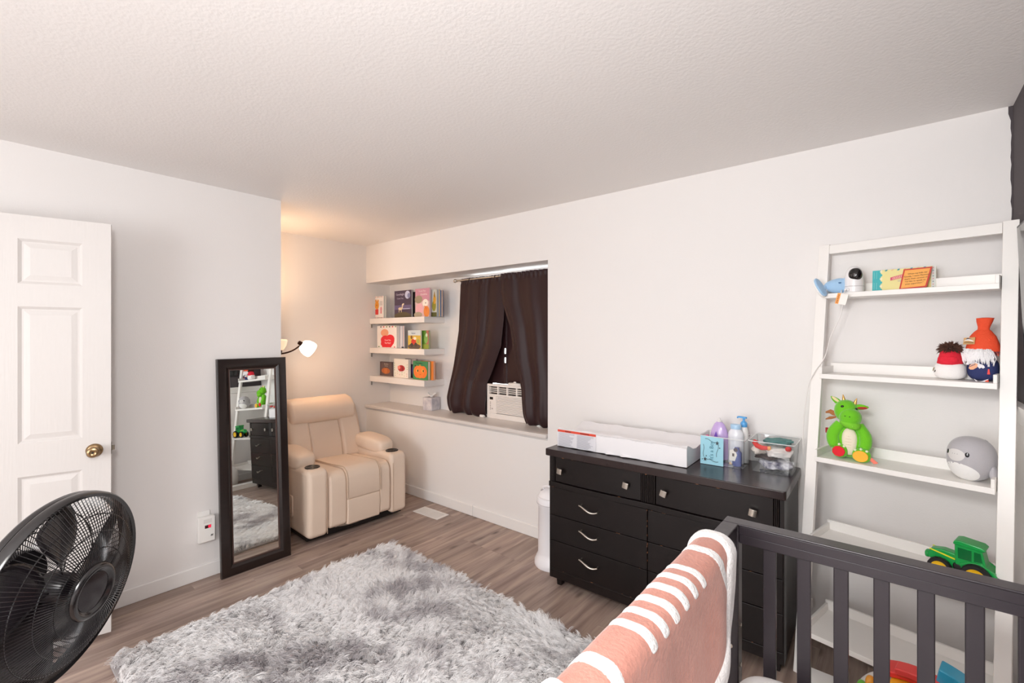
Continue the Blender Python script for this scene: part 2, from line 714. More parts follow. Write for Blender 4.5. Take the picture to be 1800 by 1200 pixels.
# local x runs from the hinge to the free edge, so the face seen looks towards local -y
door.rotation_euler = (0, 0, math.atan2(-dd.y, -dd.x))
struct(door, 'white six panel door standing open by the left wall')
DOORM = M('d8d4d1', 0.5, bump=0.1, bscale=14, stretch=(9, 1, 0.5))
cols = [(0.105, 0.325), (0.435, 0.655)]
rows = [(1.719, 1.926), (0.98, 1.614), (0.2, 0.828)]
g = G()
xs = [0, 0.105, 0.325, 0.435, 0.655, DW]
zs = [0, 0.2, 0.828, 0.98, 1.614, 1.719, 1.926, DH]
for side in (0, 1):
    y0 = 0 if side == 0 else DT
    sg = 1 if side == 0 else -1
    for i in range(5):
        for j in range(7):
            a0, a1, b0, b1 = -xs[i], -xs[i + 1], zs[j], zs[j + 1]
            if i in (1, 3) and j in (1, 3, 5):
                lv = [(0, 0), (0.012, 0.009), (0.018, 0.009), (0.04, 0.003)]
                for k in range(3):
                    (m0, d0), (m1, d1) = lv[k], lv[k + 1]
                    o_ = [(a0 - m0, b0 + m0), (a1 + m0, b0 + m0), (a1 + m0, b1 - m0), (a0 - m0, b1 - m0)]
                    n_ = [(a0 - m1, b0 + m1), (a1 + m1, b0 + m1), (a1 + m1, b1 - m1), (a0 - m1, b1 - m1)]
                    vs = [(p[0], y0 + sg * d0, p[1]) for p in o_] + [(p[0], y0 + sg * d1, p[1]) for p in n_]
                    fs = [(q, (q + 1) % 4, 4 + (q + 1) % 4, 4 + q) for q in range(4)]
                    g.add(vs, fs if side else [f[::-1] for f in fs])
                m1, d1 = lv[3]
                f = [(a0 - m1, y0 + sg * d1, b0 + m1), (a1 + m1, y0 + sg * d1, b0 + m1), (a1 + m1, y0 + sg * d1, b1 - m1), (a0 - m1, y0 + sg * d1, b1 - m1)]
                g.add(f, [(0, 1, 2, 3)] if side else [(3, 2, 1, 0)])
            else:
                f = [(a0, y0, b0), (a1, y0, b0), (a1, y0, b1), (a0, y0, b1)]
                g.add(f, [(0, 1, 2, 3)] if side else [(3, 2, 1, 0)])
g.add([(0, 0, 0), (0, DT, 0), (0, DT, DH), (0, 0, DH)], [(0, 1, 2, 3)])
g.add([(-DW, 0, 0), (-DW, DT, 0), (-DW, DT, DH), (-DW, 0, DH)], [(3, 2, 1, 0)])
g.add([(0, 0, DH), (-DW, 0, DH), (-DW, DT, DH), (0, DT, DH)], [(3, 2, 1, 0)])
g.add([(0, 0, 0), (-DW, 0, 0), (-DW, DT, 0), (0, DT, 0)], [(0, 1, 2, 3)])
g.build('door_leaf', door, DOORM, smooth=0, weld=True)
BRASS = M('9a8060', 0.3, 1.0)
for sg, yy in ((1, 0), (-1, DT)):
    g = G()
    g.x = Matrix.Translation((-0.062, yy, 0.915)) @ Matrix.Rotation(R(90) * sg, 4, 'X')
    g.lathe([(0.033, 0), (0.033, 0.003), (0.03, 0.008), (0.022, 0.011), (0.016, 0.013), (0.013, 0.016), (0.012, 0.03), (0.019, 0.036), (0.025, 0.046), (0.0255, 0.055), (0.021, 0.063), (0.014, 0.065), (0.012, 0.0635), (0.0, 0.0635)], 32)
    kn = g.build('door_knob', door, BRASS)
    if sg == 1:
        g = G()
        g.x = Matrix.Translation((-0.062, yy, 0.915)) @ Matrix.Rotation(R(90) * sg, 4, 'X')
        g.lathe([(0.0, 0.0655), (0.0045, 0.0655), (0.0045, 0.0637)], 12)
        g.build('keyhole', kn, BLACK)
g = G()
g.box(0, 0.0015, 0.005, 0.03, 0.885, 0.945)
g.box(0.0015, 0.013, 0.011, 0.024, 0.906, 0.928)
g.build('latch', door, M('7d7568', 0.4, 0.9), bevel=0.002)
for zz in (0.2, 1.0, 1.8):
    g = G()
    g.x = Matrix.Translation((-DW - 0.004, 0.03, zz))
    g.lathe([(0.006, -0.045), (0.006, 0.045)], 10)
    g.build('hinge', door, BRASS)


# ================================================================== MIRROR
def miter_frame(g, W, H, prof, mi=0):
    """prof: (inset from the outer edge, depth towards -y); mitred at four corners; x centred, z from 0"""
    rings = []
    for ins, dep in prof:
        rings.append([(-W / 2 + ins, -dep, ins), (W / 2 - ins, -dep, ins), (W / 2 - ins, -dep, H - ins), (-W / 2 + ins, -dep, H - ins)])
    vs = [p for r_ in rings for p in r_]
    fs = []
    for i in range(len(rings) - 1):
        for k in range(4):
            a, b = i * 4 + k, i * 4 + (k + 1) % 4
            fs.append((a, b, b + 4, a + 4))
    g.add(vs, fs, mi)


mirror = thing('floor_mirror', 'tall floor mirror with dark brown wooden frame leaning on white wall', 'mirror',
               (-3.195, 1.2615, 0), (R(-3.5), 0, R(90)))
FRM = M('1f120f', 0.3, bump=0.05, bscale=60, stretch=(1, 1, 6), var=0.35, vscale=9, coat=0.2)
g = G()
miter_frame(g, 0.424, 1.355, [(0, -0.022), (0, 0.002), (0.004, 0.006), (0.03, 0.009), (0.05, 0.006), (0.06, -0.001), (0.066, -0.006)])
g.build('mirror_frame', mirror, FRM, smooth=25)
g = G()
miter_frame(g, 0.424, 1.355, [(0.066, -0.006), (0.067, -0.003), (0.072, -0.004), (0.076, -0.010)])
g.build('inner_moulding', mirror, M('4b3833', 0.3), smooth=25)
g = G()
g.add([(-0.137, 0.0095, 0.075), (0.137, 0.0095, 0.075), (0.137, 0.0095, 1.28), (-0.137, 0.0095, 1.28)], [(0, 1, 2, 3)])
g.build('mirror_glass', mirror, M('eef2f0', 0.0, 1.0), smooth=0)
g = G()
g.box(-0.208, 0.208, 0.012, 0.02, 0.008, 1.347)
g.build('back_board', mirror, M('3b2c26', 0.8), smooth=0)

# ================================================================== OUTLET + ALARM
ol = thing('wall_outlet', 'white outlet cover plate behind plugged in alarm', 'outlet', (XL, 0.985, 0.345), (0, 0, R(90)))
g = G()
g.prism(rrect(-0.035, 0.035, -0.058, 0.072, 0.004), 'y', -0.006, 0)
g.build('cover_plate', ol, M('f1efec', 0.35), bevel=0.002)
al = thing('gas_alarm', 'white plug in gas alarm with red digital display low on wall', 'alarm', (XL + 0.006, 0.993, 0.232), (0, 0, R(90)))
g = G()
g.prism(rrect(-0.046, 0.046, 0, 0.155, 0.007), 'y', -0.034, -0.0005)
g.build('alarm_body', al, M('f0eeea', 0.35), bevel=0.005, seg=3)
g = G()
g.box(-0.012, 0.022, -0.0352, -0.034, 0.085, 0.104)
g.build('display', al, M('3a0008', 0.15), smooth=0)
g = G()
for q in (0.008, 0.0155):
    for z0 in (0.0885, 0.0950):
        g.box(q, q + 0.0012, -0.0356, -0.0352, z0, z0 + 0.0055)
        g.box(q + 0.004, q + 0.0052, -0.0356, -0.0352, z0, z0 + 0.0055)
    for z0 in (0.0878, 0.0943, 0.1008):
        g.box(q, q + 0.005, -0.0356, -0.0352, z0, z0 + 0.0012)
g.build('digits', al, M('ff2040', 0.4, emit=2.5), smooth=0)
g = G()
for k in range(4):
    g.box(-0.018, 0.026, -0.0348, -0.0339, 0.118 + k * 0.006, 0.1205 + k * 0.006)
g.build('speaker_slots', al, M('cfcac6', 0.5), smooth=0)
g = G()
for a in (0.020, 0.0275):
    g.prism([(a, 0.031), (a + 0.0035, 0.031), (a + 0.006, 0.043), (a + 0.0025, 0.043)], 'y', -0.0348, -0.034)
g.prism([(0.021, 0.035), (0.031, 0.037), (0.0315, 0.0395), (0.0215, 0.0375)], 'y', -0.0348, -0.034)
g.build('emblem', al, BLACK, smooth=0)

# ================================================================== RECLINER  (local: x forward, y across, z up)
rec = thing('recliner', 'cream leather recliner armchair with black cup holders in the alcove', 'armchair', (-3.185, 2.0135, 0), (0, 0, R(-2.4)))


def extr(name, poly, y0, y1, mat=CREAM, bev=0.025, par=None, seg=4):
    g = G()
    g.prism(poly, 'y', y0, y1)
    return g.build(name, par or rec, mat, bevel=bev, seg=seg, smooth=50)


def arc(cx, cz, r, a0, a1, n=6):
    return [(cx + r * math.cos(R(a0 + (a1 - a0) * k / n)), cz + r * math.sin(R(a0 + (a1 - a0) * k / n))) for k in range(n + 1)]


for sg in (-1, 1):
    a, b = (-0.415, -0.262) if sg < 0 else (0.262, 0.415)
    poly = [(-0.8, 0.045), (0.0, 0.045)] + [(0.003, 0.25)] + arc(-0.05, 0.485, 0.05, 0, 90) + [(-0.3, 0.53), (-0.55, 0.525), (-0.8, 0.52)]
    ar = extr('arm', poly, a, b, bev=0.036)
    # padded arm rest
    g = G()
    g.se((-0.40, (a + b) / 2 + 0.004 * sg, 0.565), (0.225, 0.098, 0.062), 0.55, 0.5, 28, 16,
         fn=lambda p: Vector((p.x, p.y * (1.0 - 0.10 * max(0, p.x)), p.z - 0.12 * p.x - 0.10 * (p.x > 0.3) * (p.x - 0.3))))
    g.build('arm_pad', rec, CREAM, smooth=80)
    # cup holder
    g = G()
    g.x = Matrix.Translation((-0.105, (a + b) / 2, 0.5355))
    g.lathe([(0.052, -0.002), (0.053, 0.003), (0.049, 0.006), (0.043, 0.005), (0.040, 0.0016), (0.0, 0.0014)], 28)
    ch = g.build('cup_holder', rec, M('120e0e', 0.18), smooth=50)
    # wear crease seam on the front of the arm
    g = G()
    g.tube([(0.004, a + 0.016 if sg > 0 else b - 0.014, z) for z in (0.06, 0.2, 0.34, 0.46)], 0.0022, 6)
    g.build('seam', rec, M('c3aa93', 0.6))
g = G()
g.prism(rrect(-0.53, -0.25, 0.15, 0.31, 0.02), 'y', -0.424, -0.413)
g.build('side_pocket', rec, CREAM, bevel=0.005, seg=3)
# seat: two bolsters, a centre panel and the leg rest under it
seat_prof = [(-0.62, 0.30), (-0.62, 0.455), (-0.3, 0.475)] + arc(-0.085, 0.405, 0.085, 80, 8, 8) + [(0.006, 0.3), (0.002, 0.09), (-0.05, 0.07), (-0.15, 0.3)]
extr('seat_bolster', seat_prof, -0.259, -0.118, bev=0.022)
extr('seat_bolster', seat_prof, 0.155, 0.259, bev=0.022)
cp = [(-0.62, 0.30), (-0.62, 0.465), (-0.3, 0.488)] + arc(-0.085, 0.41, 0.094, 80, 8, 8) + [(0.014, 0.28), (0.004, 0.262), (-0.15, 0.26)]
extr('seat_cushion', cp, -0.121, 0.158, bev=0.014)
lp = [(0.004, 0.268), (0.012, 0.2), (0.004, 0.075), (-0.05, 0.068), (-0.1, 0.26)]
extr('leg_rest', lp, -0.121, 0.158, bev=0.012)
# backrest: leaning, bolsters left/right, sunken centre panel, head cushion
tl = R(17)


def bk(u, t):
    """u up along the back, t thickness towards the front"""
    return (-0.585 - u * math.sin(tl) + t * math.cos(tl), 0.44 + u * math.cos(tl) + t * math.sin(tl))


extr('back_bolster', [bk(-0.02, -0.1), bk(-0.02, 0.075), bk(0.2, 0.085), bk(0.4, 0.06), bk(0.4, -0.1)], -0.315, -0.132, bev=0.032)
extr('back_bolster', [bk(-0.02, -0.1), bk(-0.02, 0.075), bk(0.2, 0.085), bk(0.4, 0.06), bk(0.4, -0.1)], 0.132, 0.315, bev=0.032)
extr('back_cushion', [bk(-0.03, -0.1), bk(-0.03, 0.055), bk(0.15, 0.07), bk(0.33, 0.055), bk(0.36, -0.1)], -0.135, 0.135, bev=0.02)
hp = [bk(0.32, -0.12), bk(0.325, 0.07), bk(0.35, 0.105), bk(0.43, 0.115), bk(0.51, 0.075), bk(0.55, -0.0), bk(0.55, -0.08), bk(0.5, -0.13)]
extr('head_cushion', hp, -0.292, 0.288, bev=0.05, seg=6)
for sg in (-1, 1):
    wp = [bk(-0.1, -0.17), bk(-0.05, -0.03), bk(0.3, -0.02), bk(0.46, -0.04), bk(0.5, -0.08), bk(0.47, -0.15)]
    y0, y1 = (-0.375, -0.29) if sg < 0 else (0.29, 0.375)
    extr('back_wing', wp, y0, y1, bev=0.03)
extr('back_shell', [bk(-0.38, -0.22), bk(-0.3, -0.1), bk(0.45, -0.1), bk(0.45, -0.16), bk(0.1, -0.2)], -0.3, 0.3, bev=0.02)
g = G()
g.box(-0.76, -0.06, -0.4, 0.4, 0.02, 0.09)
g.build('base_frame', rec, BLACK, bevel=0.005)
g = G()
g.x = Matrix.Translation((-0.4, 0, 0))
g.lathe([(0.27, 0), (0.28, 0.008), (0.27, 0.02)], 32)
g.build('swivel_base', rec, BLACK)
g = G()
g.grid(lambda u, v: (-0.03 - 0.05 * v, -0.2 + 0.32 * u, 0.075 - 0.045 * v * math.sin(PI * u) ** 0.7), 14, 4)
g.build('dust_cover', rec, M('b9aa9c', 0.8), solid=0.003)
LMAT = M('c4ac96', 0.6)
for yy in (-0.12, 0.157):
    g = G()
    g.tube([(-0.6, yy, 0.467), (-0.3, yy, 0.482)] + [(x_ + 0.002, yy, z_ + 0.002) for x_, z_ in arc(-0.085, 0.41, 0.092, 80, 8, 8)] + [(0.014, yy, 0.28)], 0.004, 6)
    g.build('piping', rec, LMAT)

# ================================================================== FLOOR LAMP
fl = thing('floor_lamp', 'bronze floor lamp with glowing glass shades behind the wall corner', 'lamp', (-3.95, 1.60, 0))
BRZ = M('3a1d10', 0.35, 0.6)
g = G()
g.lathe([(0.12, 0), (0.12, 0.015), (0.1, 0.025), (0.03, 0.035), (0.012, 0.05)], 32)
g.build('base', fl, BRZ)
g = G()
g.lathe([(0.011, 0.04), (0.011, 1.72), (0.02, 1.73), (0.02, 1.76)], 12)
g.build('pole', fl, BRZ)


def shade_mat(name, col, st):
    m = bpy.data.materials.new(name)
    m.use_nodes = True
    b = m.node_tree.nodes['Principled BSDF']
    b.inputs['Base Color'].default_value = lin('fff3e0')
    b.inputs['Emission Color'].default_value = lin(col)
    b.inputs['Emission Strength'].default_value = st
    return m


SH1 = shade_mat('lit_shade', 'fff0dc', 2.2)
SH2 = shade_mat('dim_shade', 'f6d9ae', 0.55)
g = G()
g.x = Matrix.Translation((0.0, 0, 1.76))
g.lathe([(0.02, 0), (0.07, 0.012), (0.105, 0.04), (0.12, 0.075)], 32, cap=False)
g.build('bowl_shade', fl, SH2, solid=0.004)


def lamp_arm(pts, neck, axis, r, L, mat):
    g = G()
    g.tube(pts, 0.0065, 8)
    a = g.build('arm', fl, BRZ)
    q = Vector(axis).normalized().to_track_quat('Z', 'Y').to_matrix().to_4x4()
    g = G()
    g.x = Matrix.Translation(neck) @ q
    g.lathe([(0.012, -0.03), (0.017, -0.026), (0.018, -0.004), (0.024, 0.0), (0.024, 0.006)], 16)
    g.build('socket', fl, BRZ)
    g = G()
    g.x = Matrix.Translation(neck) @ q
    g.lathe([(0.022, 0.0), (r * 0.66, 0.014), (r * 0.9, 0.04), (r, 0.075), (r * 0.97, L), (r * 0.9, L + 0.006)], 28, cap=False)
    g.build('lamp_shade', fl, mat, solid=0.003)


def quad(a, b, c, n=10):
    a, b, c = Vector(a), Vector(b), Vector(c)
    return [a * (1 - t) ** 2 + b * 2 * t * (1 - t) + c * t * t for t in [k / n for k in range(n + 1)]]


lamp_arm(quad((0.01, 0.0, 1.36), (0.05, 0.17, 1.325), (0.055, 0.268, 1.415), 12), (0.055, 0.285, 1.43), (0.1, 0.75, -0.5), 0.066, 0.10, SH1)
lamp_arm(quad((0.0, 0.0, 1.30), (0.09, 0.06, 1.27), (0.08, 0.095, 1.37), 8), (0.08, 0.095, 1.385), (0.05, 0.05, 1.0), 0.05, 0.08, SH2)

# ================================================================== FLOATING SHELVES
SHM = M('ece7e3', 0.35)
shz = [(1.625, 1.681, 'top'), (1.319, 1.375, 'middle'), (1.021, 1.080, 'bottom')]
for za, zb, nm in shz:
    t = thing('floating_shelf', 'white floating shelf in the niche, %s of three' % nm, 'shelf', (XB + 0.002, YN, za), group=None)
    g = G()
    g.box(0.0, 0.888, -0.255, -0.0005, 0, zb - za)
    g.build('board', t, SHM, bevel=0.003)
    g = G()
    g.box(0.004, 0.02, -0.242, -0.236, -0.04, -0.0003)
    g.box(0.004, 0.02, -0.236, -0.2, -0.004, -0.0003)
    g.build('bracket', t, M('8d8883', 0.4, 0.6), bevel=0.001)

# ================================================================== BOOKS
INK = '2a2426'


def book(label, x0, x1, z, h, yf, th, cover, art=None, titles=(), yaw=0.0, lean=0.0, group='picture books on the niche shelves', spine=None, name='picture_book'):
    W = x1 - x0
    t = thing(name, label, 'book', (x0, yf, z), (R(-lean), 0, R(yaw)), group)
    c = 0.003
    g = G()
    g.box(0, W, 0, c, 0, h)
    g.box(0, W, th - c, th, 0, h)
    g.box(0, c, c, th - c, 0, h)
    cm = M(cover, 0.4)
    g.build('cover', t, cm, bevel=0.001)
    g = G()
    g.box(c, W - 0.004, c + 0.0002, th - c - 0.0002, 0.003, h - 0.003)
    g.build('pages', t, M('e8e2d8', 0.8), smooth=0)
    if art:
        printed('cover_print', t, W, h, art)
    for body, fx, fz, sz, col in titles:
        text('title', body, sz * h, t, M(col, 0.5), (fx * W, -0.0025, fz * h))
    return t


def dots(n, z, cols, w0=0.02, hh=0.02):
    return [(rc(0.04 + 0.92 * k / n, 0.04 + 0.92 * k / n + 0.05, z - hh, z + hh), cols[k % len(cols)]) for k in range(n)]


YB = 2.862
s1, s2, s3 = 1.6812, 1.3752, 1.0802
WHT = 'f1ebe6'
# top shelf, left to right
book('white board book with orange bear shape and red dots, left end of top shelf', -4.272, -4.115, s1, 0.235, YB, 0.032, WHT,
     dots(7, 0.965, ['c8443a', 'd9a07a', '3b3436']) + dots(7, 0.035, ['c8443a', 'd9a07a', '3b3436']) +
     [(ell(0.22, 0.60, 0.24, 0.19), 'e79a2f'), (ell(0.10, 0.80, 0.08, 0.07), 'e79a2f'), (ell(0.36, 0.79, 0.08, 0.07), 'e79a2f'),
      (rc(0.03, 0.40, 0.18, 0.42), 'd8322f'), (ell(0.72, 0.42, 0.10, 0.10), 'e79aa2'), (rc(0.66, 0.78, 0.22, 0.34), 'e0707c'),
      (ell(0.20, 0.60, 0.035, 0.03), '3a2a22')] + [(rc(0.58, 0.9, 0.74 - 0.07 * k, 0.765 - 0.07 * k), 'b9b3b2') for k in range(3)], yaw=-2)
book('teal picture book with pale dots standing behind the purple book', -4.035, -3.90, s1, 0.222, YB + 0.075, 0.02, '2f93a0',
     [(ell(0.18, 0.2 + 0.16 * k, 0.09, 0.055), ['d9c58f', 'c96a6a', 'e9e3da'][k % 3]) for k in range(5)] + [(rc(0, 1, 0, 0.08), '2a84b8')])
book('dark purple night picture book with moon and pale fawn', -3.936, -3.672, s1, 0.272, YB, 0.022, '4b3c50',
     [(rc(0, 1, 0.30, 0.46), '6b5f84'), ([(0, 0), (1, 0), (1, 0.10), (0.7, 0.2), (0.35, 0.22), (0, 0.12)], '5c5138'),
      (ell(0.78, 0.83, 0.15, 0.145), 'c6cbe2'), (ell(0.86, 0.80, 0.09, 0.09), '7f83a8'), (rc(0.5, 0.92, 0.315, 0.335), 'c9cbe0'),
      (ell(0.36, 0.33, 0.12, 0.055), 'd6c3a4'), (rc(0.27, 0.30, 0.20, 0.33), 'd6c3a4'), (rc(0.41, 0.44, 0.20, 0.33), 'd6c3a4'),
      ([(0.42, 0.33), (0.50, 0.33), (0.53, 0.47), (0.47, 0.47)], 'd6c3a4'), (ell(0.52, 0.485, 0.07, 0.035, 0.4), 'e6d6ba')],
     [('Goodnight', 0.36, 0.86, 0.11, 'cfc6d8'), ('I Love You', 0.36, 0.71, 0.085, 'b9b0c6')], yaw=1.5)
book('black picture book half hidden behind the purple night book', -3.76, -3.596, s1, 0.252, YB + 0.036, 0.016, '1d1718',
     [(ell(0.72, 0.55, 0.10, 0.06), '6d655e'), (rc(0.70, 0.76, 0.35, 0.52), '57504c'), (ell(0.72, 0.72, 0.05, 0.08), '4a4542')])
book('pink picture book with white duck and hedgehog', -3.597, -3.392, s1, 0.272, YB - 0.004, 0.02, 'c88fa3',
     [(rc(0, 1, 0, 0.55), 'd9b7b9'), (ell(0.24, 0.62, 0.28, 0.14), '9a8d76'), (ell(0.30, 0.28, 0.26, 0.2), 'e6aeb9'), (ell(0.2, 0.08, 0.3, 0.1), 'a79c86'),
      (ell(0.72, 0.48, 0.20, 0.14), 'f2ece2'), (ell(0.80, 0.18, 0.2, 0.2), 'e48a3c'), ([(0.62, 0.4), (0.86, 0.32), (0.8, 0.16)], 'e07a2e'), (ell(0.74, 0.48, 0.03, 0.022), INK)],
     [('I Love You', 0.50, 0.91, 0.085, 'f4ecee'), ('Grandma', 0.62, 0.79, 0.095, 'fbf5f4')], yaw=1)
book('mustard and green picture book beside the pink book', -3.47, -3.325, s1, 0.255, YB + 0.03, 0.014, 'bfc4c0',
     [(ell(0.75, 0.4, 0.2, 0.2), '8c8a2a'), (ell(0.8, 0.62, 0.14, 0.16), 'c9962a'), (rc(0.5, 1, 0, 0.16), '55582a'), ([(0.7, 0.75), (0.9, 0.7), (0.8, 0.95)], '9a7b2c')], name='picture_book')
book('thin pale blue picture book at right end of top shelf', -3.445, -3.305, s1, 0.253, YB + 0.05, 0.012, '8fa3bd', [(rc(0, 1, 0, 1), '9bacc4'), (rc(0.92, 1, 0, 1), 'd4b060')])
book('thin purple edged picture book last on the top shelf', -3.42, -3.283, s1, 0.247, YB + 0.066, 0.01, '6b7a9a', [(rc(0.9, 1, 0, 1), 'c7a98f')])
# middle shelf
book('large white board book with big red heart on middle shelf', -4.222, -3.886, s2, 0.229, YB - 0.01, 0.035, WHT,
     [(ell(0.2 + 0.15 * k, 0.95, 0.035, 0.03), ['3b3436', 'd6403c', '7f9a5a'][k % 3]) for k in range(6)] +
     [(ell(0.1 + 0.2 * k, 0.05, 0.035, 0.025), ['4f8a55', 'd6403c', '5a4b78'][k % 3]) for k in range(5)] +
     [(ell(0.40, 0.68, 0.20, 0.17), 'e8a27c'), (ell(0.44, 0.36, 0.24, 0.2), 'e3222f'), (ell(0.68, 0.40, 0.22, 0.2), 'e3222f'),
      ([(0.22, 0.30), (0.9, 0.34), (0.86, 0.2), (0.72, 0.03), (0.3, 0.03), (0.2, 0.16)], 'e3222f')],
     [('I Love You', 0.56, 0.35, 0.105, 'fdeeee'), ('This Much!', 0.56, 0.22, 0.105, 'fdeeee')])
book('thin white and blue edged book standing behind the heart book', -4.0, -3.826, s2, 0.225, YB + 0.032, 0.014, 'd9d6da',
     [(rc(0.86, 0.92, 0, 1), '8fa0b4'), (rc(0.94, 1, 0.0, 1), 'e6c9c0'), (rc(0.8, 1, 0, 0.07), '4a4a56')])
book('small farm picture book with yellow field and red cart', -3.688, -3.496, s2, 0.178, YB - 0.02, 0.014, 'dcd6c4',
     [(rc(0, 1, 0.72, 1), 'cfd9dc'), (rc(0, 1, 0, 0.72), 'd9b648'), (ell(0.5, 0.12, 0.5, 0.16), '5a4b40'), (ell(0.45, 0.38, 0.2, 0.16), 'cf3a2c'),
      (ell(0.3, 0.2, 0.12, 0.11), '3b3130'), (ell(0.62, 0.22, 0.12, 0.11), '4a3a34'), (ell(0.55, 0.56, 0.12, 0.08), 'f0e6d4'), (ell(0.28, 0.62, 0.08, 0.1), '8a5a30'),
      (ell(0.8, 0.4, 0.12, 0.12), 'a9b05a')], [('Farmer', 0.45, 0.84, 0.12, '3d5a86')])
book('green picture book with pink border behind the farm book', -3.555, -3.415, s2, 0.176, YB + 0.01, 0.016, '5b8a2f',
     [(rc(0.75, 1, 0, 1), 'b06a5c'), (ell(0.72, 0.55, 0.2, 0.25), '7fae5a'), (ell(0.78, 0.75, 0.1, 0.1), 'cfe0c6'), (rc(0.3, 1, 0, 0.25), '8a9a3a')])
# bottom shelf
book('small brown square book with pumpkin on bottom shelf', -4.243, -4.012, s3, 0.146, 2.90, 0.022, '4d3a36',
     [(rc(0.03, 0.97, 0.03, 0.97), '6a5550'), (ell(0.45, 0.36, 0.32, 0.22), 'c46a32'), (ell(0.45, 0.36, 0.12, 0.22), 'd67c3e'), (rc(0.42, 0.48, 0.55, 0.64), '57452a'), (rc(0.88, 0.97, 0.03, 0.97), '54424a')],
     [('Bedtime', 0.5, 0.85, 0.15, 'd8c6b4'), ('Stories', 0.5, 0.71, 0.13, 'd8c6b4')])
book('cream picture book with round red bug and small leaves', -3.962, -3.728, s3, 0.186, 2.875, 0.03, 'efe7dc',
     [(ell(0.52, 0.5, 0.25, 0.17), 'b3262a'), (ell(0.36, 0.54, 0.10, 0.10), 'e58a7c'), (ell(0.6, 0.48, 0.03, 0.14), '6d1a1e')] +
     [(ell(0.1 + 0.16 * (k % 6), 0.1 + 0.055 * ((k * 7) % 5), 0.03, 0.022, k), ['9fbf86', 'c9d6a8', 'd8a49a'][k % 3]) for k in range(12)] +
     [(ell(0.06 + 0.88 * (k % 2), 0.4 + 0.06 * k, 0.03, 0.02, k), '9fbf86') for k in range(7)])
book('dark picture book with purple splash, behind the cream bug book', -3.83, -3.652, s3, 0.19, 2.912, 0.02, '28222c',
     [(ell(0.8, 0.42, 0.2, 0.25), '4a2a72'), (rc(0.55, 1, 0.72, 1), '9a8f92'), (ell(0.9, 0.1, 0.12, 0.09), '8a2440'), (ell(0.85, 0.25, 0.07, 0.05), 'd9cfd8')])
book('green board book with smiling orange pumpkin on bottom shelf', -3.622, -3.40, s3, 0.176, 2.85, 0.03, '3f8a58',
     [(ell(0.30, 0.42, 0.25, 0.33), 'ee7a2f'), (ell(0.68, 0.42, 0.26, 0.33), 'ee7a2f'), (ell(0.48, 0.42, 0.26, 0.35), 'f08436'), (rc(0.43, 0.52, 0.74, 0.82), 'c9962e'),
      (ell(0.30, 0.48, 0.08, 0.09), 'f6c052'), (ell(0.68, 0.48, 0.08, 0.09), 'f6c052'), (ell(0.33, 0.48, 0.04, 0.07), INK), (ell(0.70, 0.48, 0.04, 0.07), INK),
      ([(0.42, 0.28), (0.5, 0.26), (0.58, 0.31), (0.5, 0.285)], 'b04a20'), (ell(0.17, 0.74, 0.05, 0.04), INK)],
     [('Peekaboo', 0.42, 0.89, 0.15, '163324')])
book('thin bright orange board book beside the pumpkin book', -3.55, -3.36, s3, 0.178, 2.884, 0.02, 'e8853a', None)

# ================================================================== TISSUE BOX
tb = thing('tissue_box', 'pale marbled tissue box with white tissue on niche sill', 'tissue box', (-3.497, 2.975, 0.7815), (0, 0, R(6)))
g = G()
g.prism(rrect(-0.06, 0.06, -0.06, 0.06, 0.008), 'z', 0, 0.122)
g.build('box', tb, M('d9d4d6', 0.5, var=0.3, vscale=18, var2='b8b4bc'), bevel=0.002)
g = G()
g.prism(ell(0, 0, 0.04, 0.022), 'z', 0.1215, 0.1228)
g.build('slot', tb, M('9a949a', 0.6), smooth=0)
g = G()


def tissue(u, v):
    a = 2 * PI * u
    r_ = 0.012 + 0.045 * v ** 0.8 * (0.75 + 0.3 * math.sin(3 * a + 1))
    return (r_ * math.cos(a), 0.5 * r_ * math.sin(a), 0.120 + 0.075 * v * (0.8 + 0.25 * math.sin(2 * a + 0.5)) - 0.03 * v ** 3)


g.grid(tissue, 32, 8, closed_u=True)
g.build('tissue', tb, M('f4f1ef', 0.9), solid=0.001, smooth=60)

# ================================================================== CURTAINS, ROD, BLACKOUT CLOTH
CURT = M('2c1315', 0.5, bump=0.03, bscale=400, sheen=0.08, spec=0.35)
rod = thing('curtain_rod', 'slim silver curtain rod with ball end above dark curtains', 'curtain rod', (-2.57, 2.992, 2.012))
g = G()
g.tube([(-0.585, 0, 0), (0.60, 0, 0)], 0.007, 12)
g.build('rod', rod, NICKEL)
g = G()
g.x = Matrix.Translation((-0.585, 0, 0)) @ Matrix.Rotation(R(-90), 4, 'Y')
g.lathe([(0.007, 0), (0.012, 0.003), (0.008, 0.008), (0.016, 0.018), (0.018, 0.026), (0.014, 0.036), (0, 0.041)], 18)
g.build('finial', rod, NICKEL)
g = G()
g.tube([(-0.54, 0.068, -0.015), (-0.54, 0.03, -0.015), (-0.54, 0.0, -0.008)], 0.005, 8)
g.box(-0.552, -0.528, 0.062, 0.0675, -0.04, 0.01)
g.build('rod_bracket', rod, NICKEL)


def interp(tab, z):
    for (z0, a0), (z1, a1) in zip(tab, tab[1:]):
        if z <= z0 and z >= z1:
            t_ = (z0 - z) / (z0 - z1)
            return a0 + (a1 - a0) * t_
    return tab[-1][1] if z < tab[-1][0] else tab[0][1]


